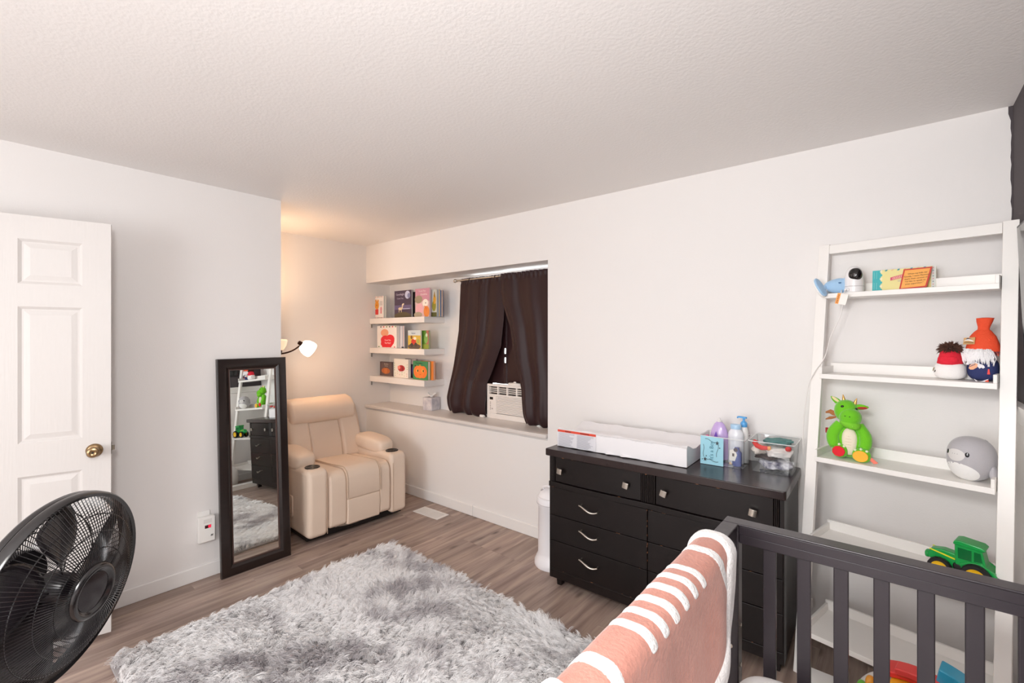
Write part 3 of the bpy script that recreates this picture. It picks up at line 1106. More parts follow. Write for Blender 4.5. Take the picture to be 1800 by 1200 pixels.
def curtain(label, lt, rt, ybase, nf, ph, bulge, zb, seed):
    def fn(u, v):
        z = 2.026 - (2.026 - zb) * v
        xl, xr = interp(lt, z), interp(rt, z)
        uu = u + 0.03 * math.sin(2 * PI * u * 2 + seed) * (0.3 + v)
        x_ = xl + (xr - xl) * uu
        w_ = u + 0.05 * math.sin(2 * PI * u * 1.3 + seed * 2)
        f = math.sin(2 * PI * nf * w_ + ph) + 0.5 * math.sin(2 * PI * nf * 0.55 * w_ + ph * 2.1 + 1.2 * v) + 0.25 * math.sin(2 * PI * nf * 2.3 * w_ + seed) * (1 - v)
        amp = 0.007 + 0.007 * min(1, v * 1.6)
        y_ = ybase + amp * f
        if v < 0.035:
            y_ += 0.006 * math.sin(2 * PI * 14 * u + seed)
        # cloth swells where it lies on the sill
        b = max(0, (v - 0.62) / 0.38)
        y_ -= bulge * math.sin(min(1, b) * PI * 0.6) ** 2
        if v > 0.93:
            k = (v - 0.93) / 0.07
            y_ += 0.02 * k * k
            z += 0.008 * math.sin(6 * PI * u) * k
        return (x_, min(y_, 3.052), z)
    g = G()
    g.grid(fn, 110, 70)
    o = g.build('curtain', None, CURT, solid=0.003, smooth=80)
    tag(o, label, 'curtain', None)
    return o


curtain('dark brown curtain panel left of the air conditioner, pooled on sill',
        [(2.03, -3.125), (1.55, -3.165), (1.2, -3.245), (0.92, -3.305), (0.78, -3.285)],
        [(2.03, -2.58), (1.65, -2.60), (1.42, -2.635), (1.13, -2.765), (1.09, -2.79), (0.83, -2.805), (0.78, -2.80)], 3.0, 3.2, 0.4, 0.03, 0.786, 1.0)
curtain('dark brown curtain panel right of the air conditioner, by niche edge',
        [(2.03, -2.605), (1.80, -2.59), (1.57, -2.50), (1.3, -2.45), (1.06, -2.37), (0.89, -2.345), (0.78, -2.325)],
        [(2.03, -1.968), (0.78, -1.966)], 2.962, 2.6, 2.2, 0.03, 0.786, 2.0)
bo = thing('blackout_cloth', 'dark inner blackout cloth hanging between the two curtains', 'blackout cloth', (0, 0, 0))
g = G()
g.grid(lambda u, v: (-2.995 + 0.358 * u, 3.074 + 0.003 * math.sin(9 * u + 3 * v), 1.86 - (0.7795 if u > 0.56 else 1.07) * v), 20, 20)
g.build('cloth_panel', bo, CURT, solid=0.002, smooth=80)
g = G()
g.grid(lambda u, v: (-2.628 + 0.62 * u, 3.074 + 0.003 * math.sin(11 * u + 2 * v), 1.86 - (1.07 if u > 0.58 else 0.7795) * v), 20, 20)
g.build('cloth_panel', bo, CURT, solid=0.002, smooth=80)
g = G()
for za, zb in ((1.86, 1.39), (1.345, 1.31), (1.265, 1.082)):
    g.box(-2.645, -2.622, 3.068, 3.0695, zb, za)
g.build('overlap_strip', bo, CURT, smooth=0)

# ================================================================== AIR CONDITIONER
ac = thing('air_conditioner', 'white window air conditioner with louvred front on niche sill', 'air conditioner', (-2.782, 3.0, 0.7815))
ACM = M('ece6e1', 0.4)
W_, H_ = 0.50, 0.298
g = G()
g.box(0.006, W_ - 0.006, 0.03, 0.28, 0.004, H_ - 0.006)
g.build('case', ac, ACM, bevel=0.004)
g = G()
# front bezel as a frame with two openings
for b in ((0, 0.028, 0, H_), (W_ - 0.02, W_, 0, H_), (0.028, W_ - 0.02, 0, 0.045), (0.028, W_ - 0.02, 0.195, 0.212), (0.028, W_ - 0.02, 0.278, H_), (0.028, 0.105, 0.045, 0.195)):
    g.box(b[0], b[1], 0, 0.032, b[2], b[3])
g.build('front_bezel', ac, ACM, bevel=0.003)
g = G()
g.box(0.03, W_ - 0.022, 0.022, 0.029, 0.045, 0.28)
g.build('dark_interior', ac, M('241d1c', 0.7), smooth=0)
for k in range(3):
    g = G()
    zz = 0.2255 + k * 0.0165
    g.prism([(0.004, zz), (0.02, zz + 0.004), (0.02, zz + 0.008), (0.004, zz + 0.0045)], 'x', 0.028, W_ - 0.02)
    g.build('air_vane', ac, ACM, smooth=0)
for xx in (0.118, 0.222, 0.326, 0.43):
    g = G()
    g.box(xx, xx + 0.014, 0.002, 0.02, 0.21, 0.28)
    g.build('vent_divider', ac, ACM, bevel=0.002)
for k in range(12):
    g = G()
    zz = 0.049 + k * 0.0122
    g.prism([(0.002, zz), (0.012, zz + 0.0035), (0.012, zz + 0.0115), (0.002, zz + 0.0088)], 'x', 0.105, W_ - 0.02)
    g.build('louvre', ac, ACM, smooth=0)
g = G()
g.box(0.034, 0.072, -0.0012, 0.002, 0.163, 0.185)
g.build('display', ac, BLACK, smooth=0)
for k in range(5):
    g = G()
    g.box(0.036, 0.046, -0.001, 0.002, 0.075 + k * 0.015, 0.083 + k * 0.015)
    g.build('button', ac, M('a79d97', 0.5), smooth=0)
g = G()
g.box(0.056, 0.07, -0.001, 0.002, 0.078, 0.09)
g.build('button', ac, M('b9b0a9', 0.5), smooth=0)
lid = thing('oval_lid', 'small white oval lid lying on the air conditioner', 'lid', (-2.49, 3.032, 0.7815 + 0.2985))
lid.scale = (1.15, 0.55, 1.0)
g = G()
g.lathe([(0.0, 0), (0.055, 0), (0.06, 0.006), (0.06, 0.014), (0.05, 0.02), (0, 0.022)], 28)
g.build('lid', lid, M('efeae6', 0.4), bevel=0.001)
g = G()
g.x = Matrix.Translation((0, 0, 0.022))
g.lathe([(0.012, -0.001), (0.012, 0.006), (0.009, 0.009), (0, 0.009)], 16)
g.build('knob', lid, M('efeae6', 0.4))
bl = thing('small_white_bottle', 'small white plastic bottle lying between left curtain and air conditioner', 'bottle', (-2.80, 2.965, 0.7815 + 0.0135))
g = G()
g.x = Matrix.Rotation(R(90), 4, 'Y')
g.lathe([(0, -0.028), (0.013, -0.027), (0.013, 0.01), (0.006, 0.016)], 14)
g.build('bottle_body', bl, M('efeae6', 0.4))
g = G()
g.x = Matrix.Rotation(R(90), 4, 'Y')
g.lathe([(0.0075, 0.014), (0.0075, 0.024), (0, 0.025)], 14)
g.build('cap', bl, M('d9d4d0', 0.4))

# ================================================================== FLOOR VENT
fv = thing('floor_vent', 'white metal floor register near the recliner', 'floor vent', (-3.035, 2.575, 0), (0, 0, R(2)))
VM = M('e6e1dc', 0.4)
g = G()
for b in ((-0.15, 0.15, -0.068, -0.05), (-0.15, 0.15, 0.05, 0.068), (-0.15, -0.128, -0.05, 0.05), (0.128, 0.15, -0.05, 0.05), (-0.006, 0.006, -0.05, 0.05)):
    g.box(b[0], b[1], b[2], b[3], 0, 0.005)
g.build('vent_frame', fv, VM, bevel=0.0015)
g = G()
g.box(-0.13, 0.13, -0.051, 0.051, 0.0003, 0.0012)
g.build('backing', fv, M('8b8580', 0.6), smooth=0)
for k in range(20):
    xx = -0.122 + k * 0.0128
    if abs(xx + 0.003) < 0.009:
        continue
    g = G()
    g.box(xx, xx + 0.0085, -0.05, 0.05, 0.0012, 0.0042)
    g.build('slat', fv, VM, smooth=0)

# ================================================================== RUG (backing + long pile)
rug = thing('shag_rug', 'fluffy grey and white mottled shag rug on plank floor', 'rug', (-1.74, 1.215, 0))
RX, RY = 1.05, 0.765
g = G()
g.prism(rrect(-RX, RX, -RY, RY, 0.05), 'z', 0.0005, 0.012)
g.build('backing', rug, M('a9a4a4', 0.95), bevel=0.003)


def make_pile():
    rs = np.random.default_rng(11)
    N, K = 170000, 6
    nloc = 15000
    lx = rs.uniform(-RX + 0.01, RX - 0.01, nloc)
    ly = rs.uniform(-RY + 0.01, RY - 0.01, nloc)

    def field(x, y, s, seed):
        q = np.random.default_rng(seed)
        out = np.zeros_like(x)
        for _ in range(10):
            k = q.normal(size=2) * s
            out += np.sin(k[0] * x + k[1] * y + q.uniform(0, 6.28))
        return out / 3.2
    # every lock has its own lean
    ang = 2.2 * field(lx, ly, 5.0, 1) + rs.normal(0, 0.75, nloc)
    lean = rs.uniform(0.020, 0.052, nloc)
    tipx, tipy = lean * np.cos(ang), lean * np.sin(ang)
    li = rs.integers(0, nloc, N)
    rad = np.abs(rs.normal(0, 0.008, N))
    a = rs.uniform(0, 6.283, N)
    bx = np.clip(lx[li] + rad * np.cos(a), -RX, RX)
    by = np.clip(ly[li] + rad * np.sin(a), -RY, RY)
    h = rs.uniform(0.026, 0.044, N)
    tx = bx * 0.45 + lx[li] * 0.55 + tipx[li] + rs.normal(0, 0.005, N)
    ty = by * 0.45 + ly[li] * 0.55 + tipy[li] + rs.normal(0, 0.005, N)
    # colour: mottled light and dark patches
    f = field(lx, ly, 9.0, 4) + 0.55 * field(lx, ly, 24.0, 6) + rs.normal(0, 0.28, nloc)
    dark = 1 / (1 + np.exp(-(f[li] - 0.75) * 3.6))
    dark = np.clip(dark * rs.uniform(0.55, 1.05, N), 0, 1)
    P = np.zeros((N, K, 3), np.float32)
    Rr = np.zeros((N, K), np.float32)
    for k in range(K):
        t = k / (K - 1)
        P[:, k, 0] = bx + (tx - bx) * t ** 1.7
        P[:, k, 1] = by + (ty - by) * t ** 1.7
        P[:, k, 2] = 0.010 + h * np.sin(t * 1.35) / math.sin(1.35) * (1 - 0.12 * t ** 3)
        Rr[:, k] = 0.00112 * (1 - 0.72 * t)
    cu = bpy.data.hair_curves.new('pile')
    cu.add_curves([K] * N)
    cu.attributes['position'].data.foreach_set('vector', P.reshape(-1))
    ra = cu.attributes.get('radius') or cu.attributes.new('radius', 'FLOAT', 'POINT')
    ra.data.foreach_set('value', Rr.reshape(-1))
    ca = cu.attributes.new('tint', 'FLOAT', 'CURVE')
    ca.data.foreach_set('value', dark.astype(np.float32))
    m = bpy.data.materials.new('shag_pile')
    m.use_nodes = True
    nt = m.node_tree
    b = nt.nodes['Principled BSDF']
    b.inputs['Roughness'].default_value = 0.75
    b.inputs['Specular IOR Level'].default_value = 0.2
    at = nt.nodes.new('ShaderNodeAttribute')
    at.attribute_name = 'tint'
    rp = nt.nodes.new('ShaderNodeValToRGB')
    rp.color_ramp.elements[0].color = lin('fbfafa')
    rp.color_ramp.elements[1].color = lin('aaa3a7')
    nt.links.new(at.outputs['Fac'], rp.inputs['Fac'])
    nt.links.new(rp.outputs[0], b.inputs['Base Color'])
    cu.materials.append(m)
    o = bpy.data.objects.new('pile', cu)
    COL.objects.link(o)
    o.parent = rug
    o['kind'] = 'stuff'


make_pile()

# ================================================================== DIAPER PAIL
pail = thing('diaper_pail', 'slim white diaper pail on floor at left end of dresser', 'pail', (-1.745, 2.52, 0))
PM_ = M('efedf0', 0.3)
g = G()
g.lathe([(0.118, 0), (0.122, 0.006), (0.121, 0.03), (0.108, 0.06), (0.1, 0.075), (0.098, 0.09), (0.097, 0.39), (0.102, 0.396), (0.102, 0.402)], 40)
g.build('pail_body', pail, PM_)
g = G()
g.lathe([(0.103, 0.402), (0.106, 0.404), (0.106, 0.44), (0.103, 0.446), (0.092, 0.45), (0.082, 0.475), (0.06, 0.492), (0.03, 0.5), (0, 0.501)], 40)
ld = g.build('lid', pail, PM_)
g = G()
g.lathe([(0.1065, 0.406), (0.1075, 0.408), (0.1065, 0.41)], 40, cap=False)
g.build('rim_ring', ld, M('bcb7ba', 0.4))
g = G()
g.tube([(-0.05, -0.03, 0.478), (-0.045, -0.045, 0.51), (0, -0.055, 0.525), (0.045, -0.045, 0.51), (0.05, -0.03, 0.478)], 0.008, 10)
g.build('handle', ld, PM_)
g = G()
for s_ in (-1, 1):
    g.x = Matrix.Translation((0.052 * s_, -0.032, 0.478)) @ Matrix.Rotation(R(90), 4, 'X')
    g.lathe([(0.016, 0), (0.016, 0.012), (0.01, 0.016), (0, 0.016)], 16)
g.build('pivot', ld, M('a8a3a6', 0.4))

# ================================================================== DRESSER  (x right, y to the wall, z up; face plane y=0)
dz_ = thing('dresser', 'dark espresso double dresser with silver pulls by the long wall', 'dresser', (-1.605, 2.278, 0), (0, 0, R(1.3)))
DWd, DD, DT_ = 1.226, 0.44, 0.83
WEAR = ESP
g = G()
g.box(0.012, DWd - 0.012, 0.02, DD, 0.06, 0.79)
g.build('cabinet_body', dz_, ESP, bevel=0.003)
for xa in (0, DWd - 0.018):
    g = G()
    g.box(xa, xa + 0.018, 0.005, DD, 0.06, 0.79)
    g.build('side_panel', dz_, ESP, bevel=0.002)
g = G()
g.prism(rrect(-0.012, DWd + 0.012, -0.028, DD + 0.006, 0.012), 'z', 0.79, DT_)
g.build('dresser_top', dz_, M('2a1e1e', 0.26, bump=0.02, bscale=120, var=0.15, vscale=4), bevel=0.004)


def drawer(x0, x1, z0, z1, bow=0.0, y=0.0):
    g = G()
    n = 12
    W = x1 - x0
    poly = [(x0 + W * k / n, y - bow * math.sin(PI * k / n)) for k in range(n + 1)] + [(x1, 0.03), (x0, 0.03)]
    g.prism(poly, 'z', z0, z1)
    return g.build('drawer', dz_, ESP, bevel=0.0025)


def knob(par, x_, z_, y_, tilt):
    g = G()
    g.x = Matrix.Translation((x_, y_, z_))
    g.tube([(0, 0.001, 0), (0, -0.016, 0)], 0.006, 10)
    g.x = Matrix.Translation((x_, y_ - 0.02, z_)) @ Matrix.Rotation(R(tilt), 4, 'Y')
    n = 6
    poly = [(-0.016 + 0.032 * k / n, -0.004 - 0.003 * math.sin(PI * k / n)) for k in range(n + 1)] + [(0.016, 0.005), (-0.016, 0.005)]
    g.prism(poly, 'z', -0.016, 0.016)
    g.build('knob', par, NICKEL, bevel=0.0015)


def pull(par, x_, z_, y_):
    g = G()
    pts = []
    for k in range(17):
        t = k / 16
        xx = -0.058 + 0.116 * t
        pts.append((x_ + xx, y_ - 0.024 - 0.006 * math.sin(PI * t), z_ + 0.012 * math.cos(1.4 * PI * t)))
    g.tube(pts, [0.0040 + 0.0022 * math.sin(PI * k / 16) for k in range(17)], 8)
    for e in (1, 15):
        p = pts[e]
        g.tube([p, (p[0], y_ + 0.001, p[2])], 0.0035, 8)
    g.build('handle', par, NICKEL)


for i, (xa, xb) in enumerate(((0.040, 0.572), (0.652, 1.184))):
    d_ = drawer(xa, xb, 0.637, 0.783, 0.010, 0.006)
    for q, ax in enumerate((xa + 0.045, xb - 0.075) if i == 0 else (xa + 0.048, xb - 0.078)):
        knob(d_, ax, 0.708, -0.001, (8, 12, 16, 10)[i * 2 + q])
for xa, n_ in ((0.018, 2), (0.574, 7), (1.186, 2)):
    wd = {2: 0.020, 7: 0.076}[n_]
    for k in range(n_ + (1 if n_ == 2 else 0)):
        g = G()
        m_ = n_ + (1 if n_ == 2 else 0)
        xx = xa + wd * (k + 0.5) / m_
        r_ = wd / m_ / 2 * 0.92
        g.prism(arc(xx, 0.006, r_, 180, 360, 6) + [(xx + r_, 0.02), (xx - r_, 0.02)], 'z', 0.637, 0.79)
        g.build('reeded_strip', dz_, ESP, smooth=60)
g = G()
g.prism([(x_, -0.004 - 0.010 * max(math.sin(PI * min(max((x_ - 0.03) / 0.56, 0), 1)), math.sin(PI * min(max((x_ - 0.645) / 0.56, 0), 1)))) for x_ in [DWd * k / 40 for k in range(41)]] + [(DWd, 0.03), (0, 0.03)], 'z', 0.604, 0.634)
g.build('middle_rail', dz_, ESP, bevel=0.003)
zr = [(0.437, 0.601), (0.287, 0.434), (0.118, 0.284)]
zh = [0.528, 0.383, 0.222]
for xa, xb, hx_ in ((0.004, 0.608, 0.275), (0.612, DWd - 0.004, 0.93)):
    for (za, zb), hz_ in zip(zr, zh):
        d_ = drawer(xa, xb, za, zb)
        pull(d_, hx_, hz_, 0.0)
g = G()
g.box(0.0, DWd, 0.006, 0.03, 0.06, 0.115)
g.box(0.004, DWd - 0.004, 0.002, 0.03, 0.108, 0.1155)
g.build('base_rail', dz_, ESP, bevel=0.003)
for xa in (0.018, DWd - 0.058):
    for ya in (0.05, DD - 0.05):
        g = G()
        g.prism([(xa + 0.006, 0), (xa + 0.034, 0), (xa + 0.04, 0.0605), (xa, 0.0605)], 'y', ya, ya + 0.04)
        g.build('leg', dz_, ESP, bevel=0.002)
# chipped paint on edges, bare wood showing
CHIP = M('8a5a3c', 0.7)
g = G()
rc_ = random.Random(9)
for k in range(46):
    xx = rc_.uniform(0.02, DWd - 0.02)
    zz, yy = rc_.choice(((0.6025, -0.0008), (0.4355, -0.0008), (0.2855, -0.0008), (0.1165, 0.0015), (0.791, -0.0286), (0.6350, -0.0150)))
    if zz == 0.6350:
        yy = -0.0045
    w2, h2 = rc_.uniform(0.002, 0.012), rc_.uniform(0.0008, 0.0022)
    g.add([(xx - w2, yy, zz), (xx, yy, zz - h2), (xx + w2 * 0.8, yy, zz + h2 * 0.2), (xx - w2 * 0.2, yy, zz + h2)], [(0, 1, 2, 3)])
for k in range(14):
    xx, zz = 0.6085 + rc_.uniform(-0.001, 0.002), rc_.uniform(0.12, 0.6)
    g.add([(xx - 0.0015, -0.0008, zz), (xx + 0.002, -0.0008, zz - 0.004), (xx + 0.0015, -0.0008, zz + 0.006)], [(0, 1, 2)])
g.build('paint_chips', dz_, CHIP, smooth=0)

DTOP = 0.83
# ---------------------------------------------------------------- changing pad
pad = thing('changing_pad', 'white vinyl changing pad with warning label on dresser', 'changing pad', (-1.21, 2.52, DTOP), (0, 0, R(1.6)))
VIN = M('eceaec', 0.3, bump=0.12, bscale=26, stretch=(1, 2.4, 1))
g = G()
PW, PD = 0.385, 0.165
prof = [(-PD, 0.004), (-PD - 0.002, 0.10), (-PD + 0.02, 0.108), (-0.06, 0.078), (0.0, 0.072), (0.06, 0.078), (PD - 0.02, 0.108), (PD + 0.002, 0.1), (PD, 0.004)]


def padf(u, v):
    # v across (front to back), u along
    t = v * (len(prof) - 1)
    i = min(int(t), len(prof) - 2)
    f = t - i
    y_ = prof[i][0] * (1 - f) + prof[i + 1][0] * f
    z_ = prof[i][1] * (1 - f) + prof[i + 1][1] * f
    x_ = -PW + 2 * PW * u
    z_ += 0.0022 * math.sin(23 * u + 9 * v) * (0 < i < 7) + 0.0015 * math.sin(51 * u - 20 * v)
    return (x_, y_, max(z_, 0.003))


g.grid(padf, 64, 40)
nb = 65
for s_ in (0, 1):
    ring = [padf(s_, j / 40) for j in range(41)]
    base = [(p[0], p[1], 0.003) for p in ring]
    vs = ring + base
    fs = [(k, k + 1, 42 + k, 41 + k) for k in range(40)]
    g.add(vs, fs if s_ == 0 else [f[::-1] for f in fs])
g.add([(-PW, -PD, 0.003), (PW, -PD, 0.003), (PW, PD, 0.003), (-PW, PD, 0.003)], [(3, 2, 1, 0)])
pdm = g.build('pad_cover', pad, VIN, bevel=0.006, seg=3, weld=True, smooth=35)
g = G()
g.tube([(-PW, -PD - 0.001, 0.103), (-0.1, -PD - 0.002, 0.1035), (PW, -PD - 0.001, 0.103)], 0.0018, 6)
g.tube([(PW + 0.001, -PD, 0.103), (PW + 0.001, -PD, 0.005)], 0.0018, 6)
g.build('seam', pad, M('dcdadc', 0.4))
lab = [(rc(0, 1, 0, 1), 'dcdbe0'), (rc(0, 1, 0.86, 1), 'd94a34'), (rc(0.2, 0.36, 0.905, 0.95), '5e2018'), (rc(0.6, 0.83, 0.905, 0.95), '5e2018')]
rl = random.Random(2)
for c_ in range(2):
    for k in range(15):
        z1_ = 0.82 - k * 0.053
        lab.append((rc(0.03 + 0.49 * c_, 0.03 + 0.49 * c_ + rl.uniform(0.28, 0.43), z1_ - 0.022, z1_), 'aeaeb6'))
printed('warning_label', pad, 0.258, 0.098, lab, y=-PD - 0.0035, x0=-PW + 0.004, z0=0.006)
for xx, ln in ((-0.055, 0.05), (0.035, 0.06)):
    g = G()
    g.grid(lambda u, v: (xx + ln * u, -PD + 0.03 - 0.05 * v + 0.02 * v * u, 0.003 + 0.012 * math.sin(PI * v * 0.9)), 6, 8)
    g.build('strap', pad, VIN, solid=0.002)

# ---------------------------------------------------------------- clear bins
CLEAR = clear_plastic('clear_acrylic', (0.95, 0.965, 0.97), 0.22)


def clear_bin(label, loc, rz, W, D, H, flare, handle=False):
    t = thing('clear_bin', label, 'bin', loc, (0, 0, rz))
    g = G()
    tk = 0.0025

    def ring(w, d, r, z):
        return [(p[0], p[1], z) for p in rrect(-w / 2, w / 2, -d / 2, d / 2, r, 4)]
    rings = [ring(W - flare, D - flare, 0.012, 0.001), ring(W - flare, D - flare, 0.014, 0.003), ring(W, D, 0.016, H), ring(W + 0.008, D + 0.008, 0.018, H + 0.002), ring(W + 0.008, D + 0.008, 0.018, H - 0.003)]
    n = len(rings[0])
    vs = [p for r_ in rings for p in r_]
    fs = [(i * n + k, i * n + (k + 1) % n, (i + 1) * n + (k + 1) % n, (i + 1) * n + k) for i in range(len(rings) - 1) for k in range(n)]
    fs.append(tuple(range(n))[::-1])
    g.add(vs, fs)
    g.build('bin_body', t, CLEAR, smooth=50)
    g = G()
    g.tube([(p[0] * (1.0 + 0.003 / W), p[1], H + 0.001) for p in ring(W + 0.005, D + 0.005, 0.018, H)], 0.0022, 6, closed=True)
    g.build('rim', t, M('e3e3e4', 0.12, spec=0.8))
    if handle:
        g = G()
        g.tube([(-0.035, D / 2 - 0.002, H - 0.022), (0.035, D / 2 - 0.002, H - 0.022), (0.04, D / 2 - 0.002, H - 0.03), (0.035, D / 2 - 0.002, H - 0.038), (-0.035, D / 2 - 0.002, H - 0.038), (-0.04, D / 2 - 0.002, H - 0.03)], 0.002, 6, closed=True)
        g.build('handle_slot', t, M('dddddf', 0.15))
    return t


b1 = (-0.697, 2.605)
clear_bin('clear plastic bin of lotion bottles behind blue card on dresser', (*b1, DTOP), R(1.5), 0.212, 0.17, 0.145, 0.015)
b2 = (-0.474, 2.632)
clear_bin('clear plastic bin of folded baby clothes at right end of dresser', (*b2, DTOP), R(1.5), 0.195, 0.22, 0.15, 0.025, True)

ZB = DTOP + 0.0045
# lavender bottle
lv = thing('lavender_bottle', 'rounded lavender shampoo bottle with clear nozzle in clear bin', 'bottle', (-0.738, 2.635, ZB))
g = G()
g.x = Matrix.Diagonal((1.0, 0.55, 1, 1))
g.lathe([(0.035, 0), (0.045, 0.006), (0.05, 0.05), (0.05, 0.1), (0.047, 0.13), (0.038, 0.165), (0.026, 0.19), (0.014, 0.203), (0.0, 0.204)], 28)
g.build('bottle_body', lv, M('c3a9dc', 0.25, coat=0.3))
g = G()
g.x = Matrix.Translation((0, 0, 0.203))
g.lathe([(0.013, 0), (0.013, 0.008), (0.007, 0.011), (0.006, 0.02), (0, 0.021)], 16)
g.build('nozzle', lv, M('e3dedc', 0.3))
printed('label_print', lv, 0.05, 0.07, [([(0.1, 0), (0.9, 0), (0.62, 0.75), (0.5, 1.0), (0.38, 0.75)], '7a4fc0'), (ell(0.5, 0.22, 0.2, 0.14), 'd85a9a')], y=-0.0290, x0=-0.035, z0=0.085)
# pink brush handle
pb = thing('pink_bottle', 'narrow pink tube standing at left side of clear bin', 'bottle', (-0.775, 2.575, ZB), (0, R(-3), 0))
g = G()
g.lathe([(0.011, 0), (0.012, 0.004), (0.012, 0.1), (0.011, 0.128), (0.007, 0.137), (0, 0.138)], 16)
g.build('tube_body', pb, M('e25f9b', 0.3))
g = G()
g.lathe([(0.0125, 0.015), (0.0127, 0.05), (0.0125, 0.052)], 16, cap=False)
g.build('label_band', pb, M('f0b9d2', 0.4))
# white bottle with pale blue cap
wbt = thing('white_bottle', 'white baby powder bottle with pale blue cap in clear bin', 'bottle', (-0.650, 2.612, ZB))
g = G()
g.x = Matrix.Diagonal((1.0, 0.7, 1, 1))
g.lathe([(0.034, 0), (0.038, 0.004), (0.038, 0.145), (0.035, 0.162), (0.024, 0.178), (0.022, 0.182)], 28)
g.build('bottle_body', wbt, M('e6e8ee', 0.3))
g = G()
g.x = Matrix.Diagonal((1.0, 0.8, 1, 1))
g.lathe([(0.026, 0.180), (0.0265, 0.183), (0.0265, 0.2), (0.024, 0.203), (0, 0.204)], 24)
g.build('cap', wbt, M('a9cdea', 0.35))
# pump bottle
pbt = thing('pump_bottle', 'white lotion bottle with bright blue pump behind powder bottle', 'bottle', (-0.622, 2.656, ZB), (0, 0, R(-20)))
g = G()
g.lathe([(0.02, 0), (0.023, 0.004), (0.023, 0.15), (0.018, 0.178), (0.014, 0.188)], 24)
g.build('bottle_body', pbt, M('eceae8', 0.3))
g = G()
g.lathe([(0.0155, 0.187), (0.017, 0.189), (0.0165, 0.207), (0.012, 0.214), (0.006, 0.218), (0.006, 0.232)], 20)
g.x = Matrix.Translation((0, 0, 0.232))
g.prism(rrect(-0.028, 0.016, -0.008, 0.008, 0.006), 'z', 0, 0.008)
g.tube([(-0.024, 0, 0.004), (-0.034, 0, 0.003), (-0.037, 0, -0.004)], 0.004, 8)
g.build('pump', pbt, M('5aa6e2', 0.3))
# little navy bottle with printed wrapper
nb_ = thing('navy_bottle', 'small navy bottle with white printed wrapper behind clear front', 'bottle', (-0.632, 2.560, ZB))
g = G()
g.x = Matrix.Diagonal((1, 0.8, 1, 1))
g.lathe([(0.02, 0), (0.022, 0.004), (0.022, 0.07), (0.012, 0.082), (0.011, 0.095), (0, 0.096)], 20)
g.build('bottle_body', nb_, M('3a4a92', 0.35))
printed('wrapper', nb_, 0.05, 0.085, [([(0, 0.25), (0.55, 0.22), (0.75, 0.6), (0.55, 0.95), (0.05, 0.85)], 'ece6de'), (rc(0.3, 0.5, 0.5, 0.68), '5a4a46'), (ell(0.62, 0.9, 0.2, 0.12), '4a3f4c'), ([(0.0, 0.0), (0.3, 0.0), (0.1, 0.2)], 'd9b48a')], y=-0.0185, x0=-0.033, z0=0.008)
# blue card with squiggles standing in the bin front
cd = thing('blue_card', 'pale blue card with black stars and squiggles on front of clear bin', 'card', (-0.797, 2.505, DTOP + 0.002), (R(-3), 0, R(2.5)))
g = G()
g.box(0, 0.112, 0, 0.0015, 0, 0.145)
g.build('card_sheet', cd, M('9bd0e0', 0.6), smooth=0)


def squig(pts, w=0.008):
    o = []
    for (a, b_), (c_, d_) in zip(pts, pts[1:]):
        dx, dz = c_ - a, d_ - b_
        L = math.hypot(dx, dz) or 1
        nx, nz = -dz / L * w, dx / L * w
        o.append(([(a - nx, b_ - nz), (c_ - nx, d_ - nz), (c_ + nx, d_ + nz), (a + nx, b_ + nz)], '1f2a33'))
    return o


def star(cx, cz, r):
    return ([(cx + (r if k % 2 == 0 else r * 0.45) * math.cos(PI / 2 + k * PI / 5), cz + (r if k % 2 == 0 else r * 0.45) * math.sin(PI / 2 + k * PI / 5)) for k in range(10)], '1f2a33')


def wav(x0, z0, x1, z1, n=8, am=0.025):
    L = math.hypot(x1 - x0, z1 - z0)
    nx, nz = -(z1 - z0) / L, (x1 - x0) / L
    return [(x0 + (x1 - x0) * k / n + nx * am * math.sin(2 * PI * k / n), z0 + (z1 - z0) * k / n + nz * am * math.sin(2 * PI * k / n)) for k in range(n + 1)]


printed('card_print', cd, 0.112, 0.145,
        squig(wav(0.2, 0.9, 0.66, 0.8)) + squig(wav(0.78, 0.75, 0.72, 0.3)) + squig(wav(0.13, 0.7, 0.16, 0.25)) + squig(wav(0.28, 0.17, 0.8, 0.14)) +
        [star(0.74, 0.79, 0.085), star(0.22, 0.18, 0.085), (ell(0.1, 0.17, 0.02, 0.018), '1f2a33'), (ell(0.27, 0.3, 0.022, 0.02), '1f2a33'), (ell(0.85, 0.63, 0.025, 0.02), '1f2a33'), (ell(0.5, 0.8, 0.015, 0.012), '1f2a33')])
text('card_lettering', "It's a Boy", 0.026, cd, M('3f7f93', 0.6), (0.056, -0.004, 0.075), (R(90), R(-90), 0))


# crumpled cloths in the second bin
def cloth(name, label, cat, c, r, hexc, seed, tilt=0.0, col2=None):
    t = thing(name, label, cat, c, (R(tilt), R(tilt * 0.6), R(seed * 40)))
    g = G()

    def fn(p):
        q = Vector((p.x * 1.7 + seed * 7.1, p.y * 1.7, p.z * 1.2))
        k = 1 + 0.28 * noise.noise(q) + 0.14 * noise.noise(q * 2.7)
        fold = 0.10 * math.sin(7 * p.x + 3 * p.y + seed)
        return Vector((p.x * k, p.y * k, p.z * k + fold))
    g.se((0, 0, 0), r, 0.6, 0.6, 40, 18, fn=fn)
    g.build('cloth_fold', t, M(hexc, 0.9, bump=0.2, bscale=300, var=0.45 if col2 else 0.0, vscale=30, var2=col2), smooth=70)
    return t


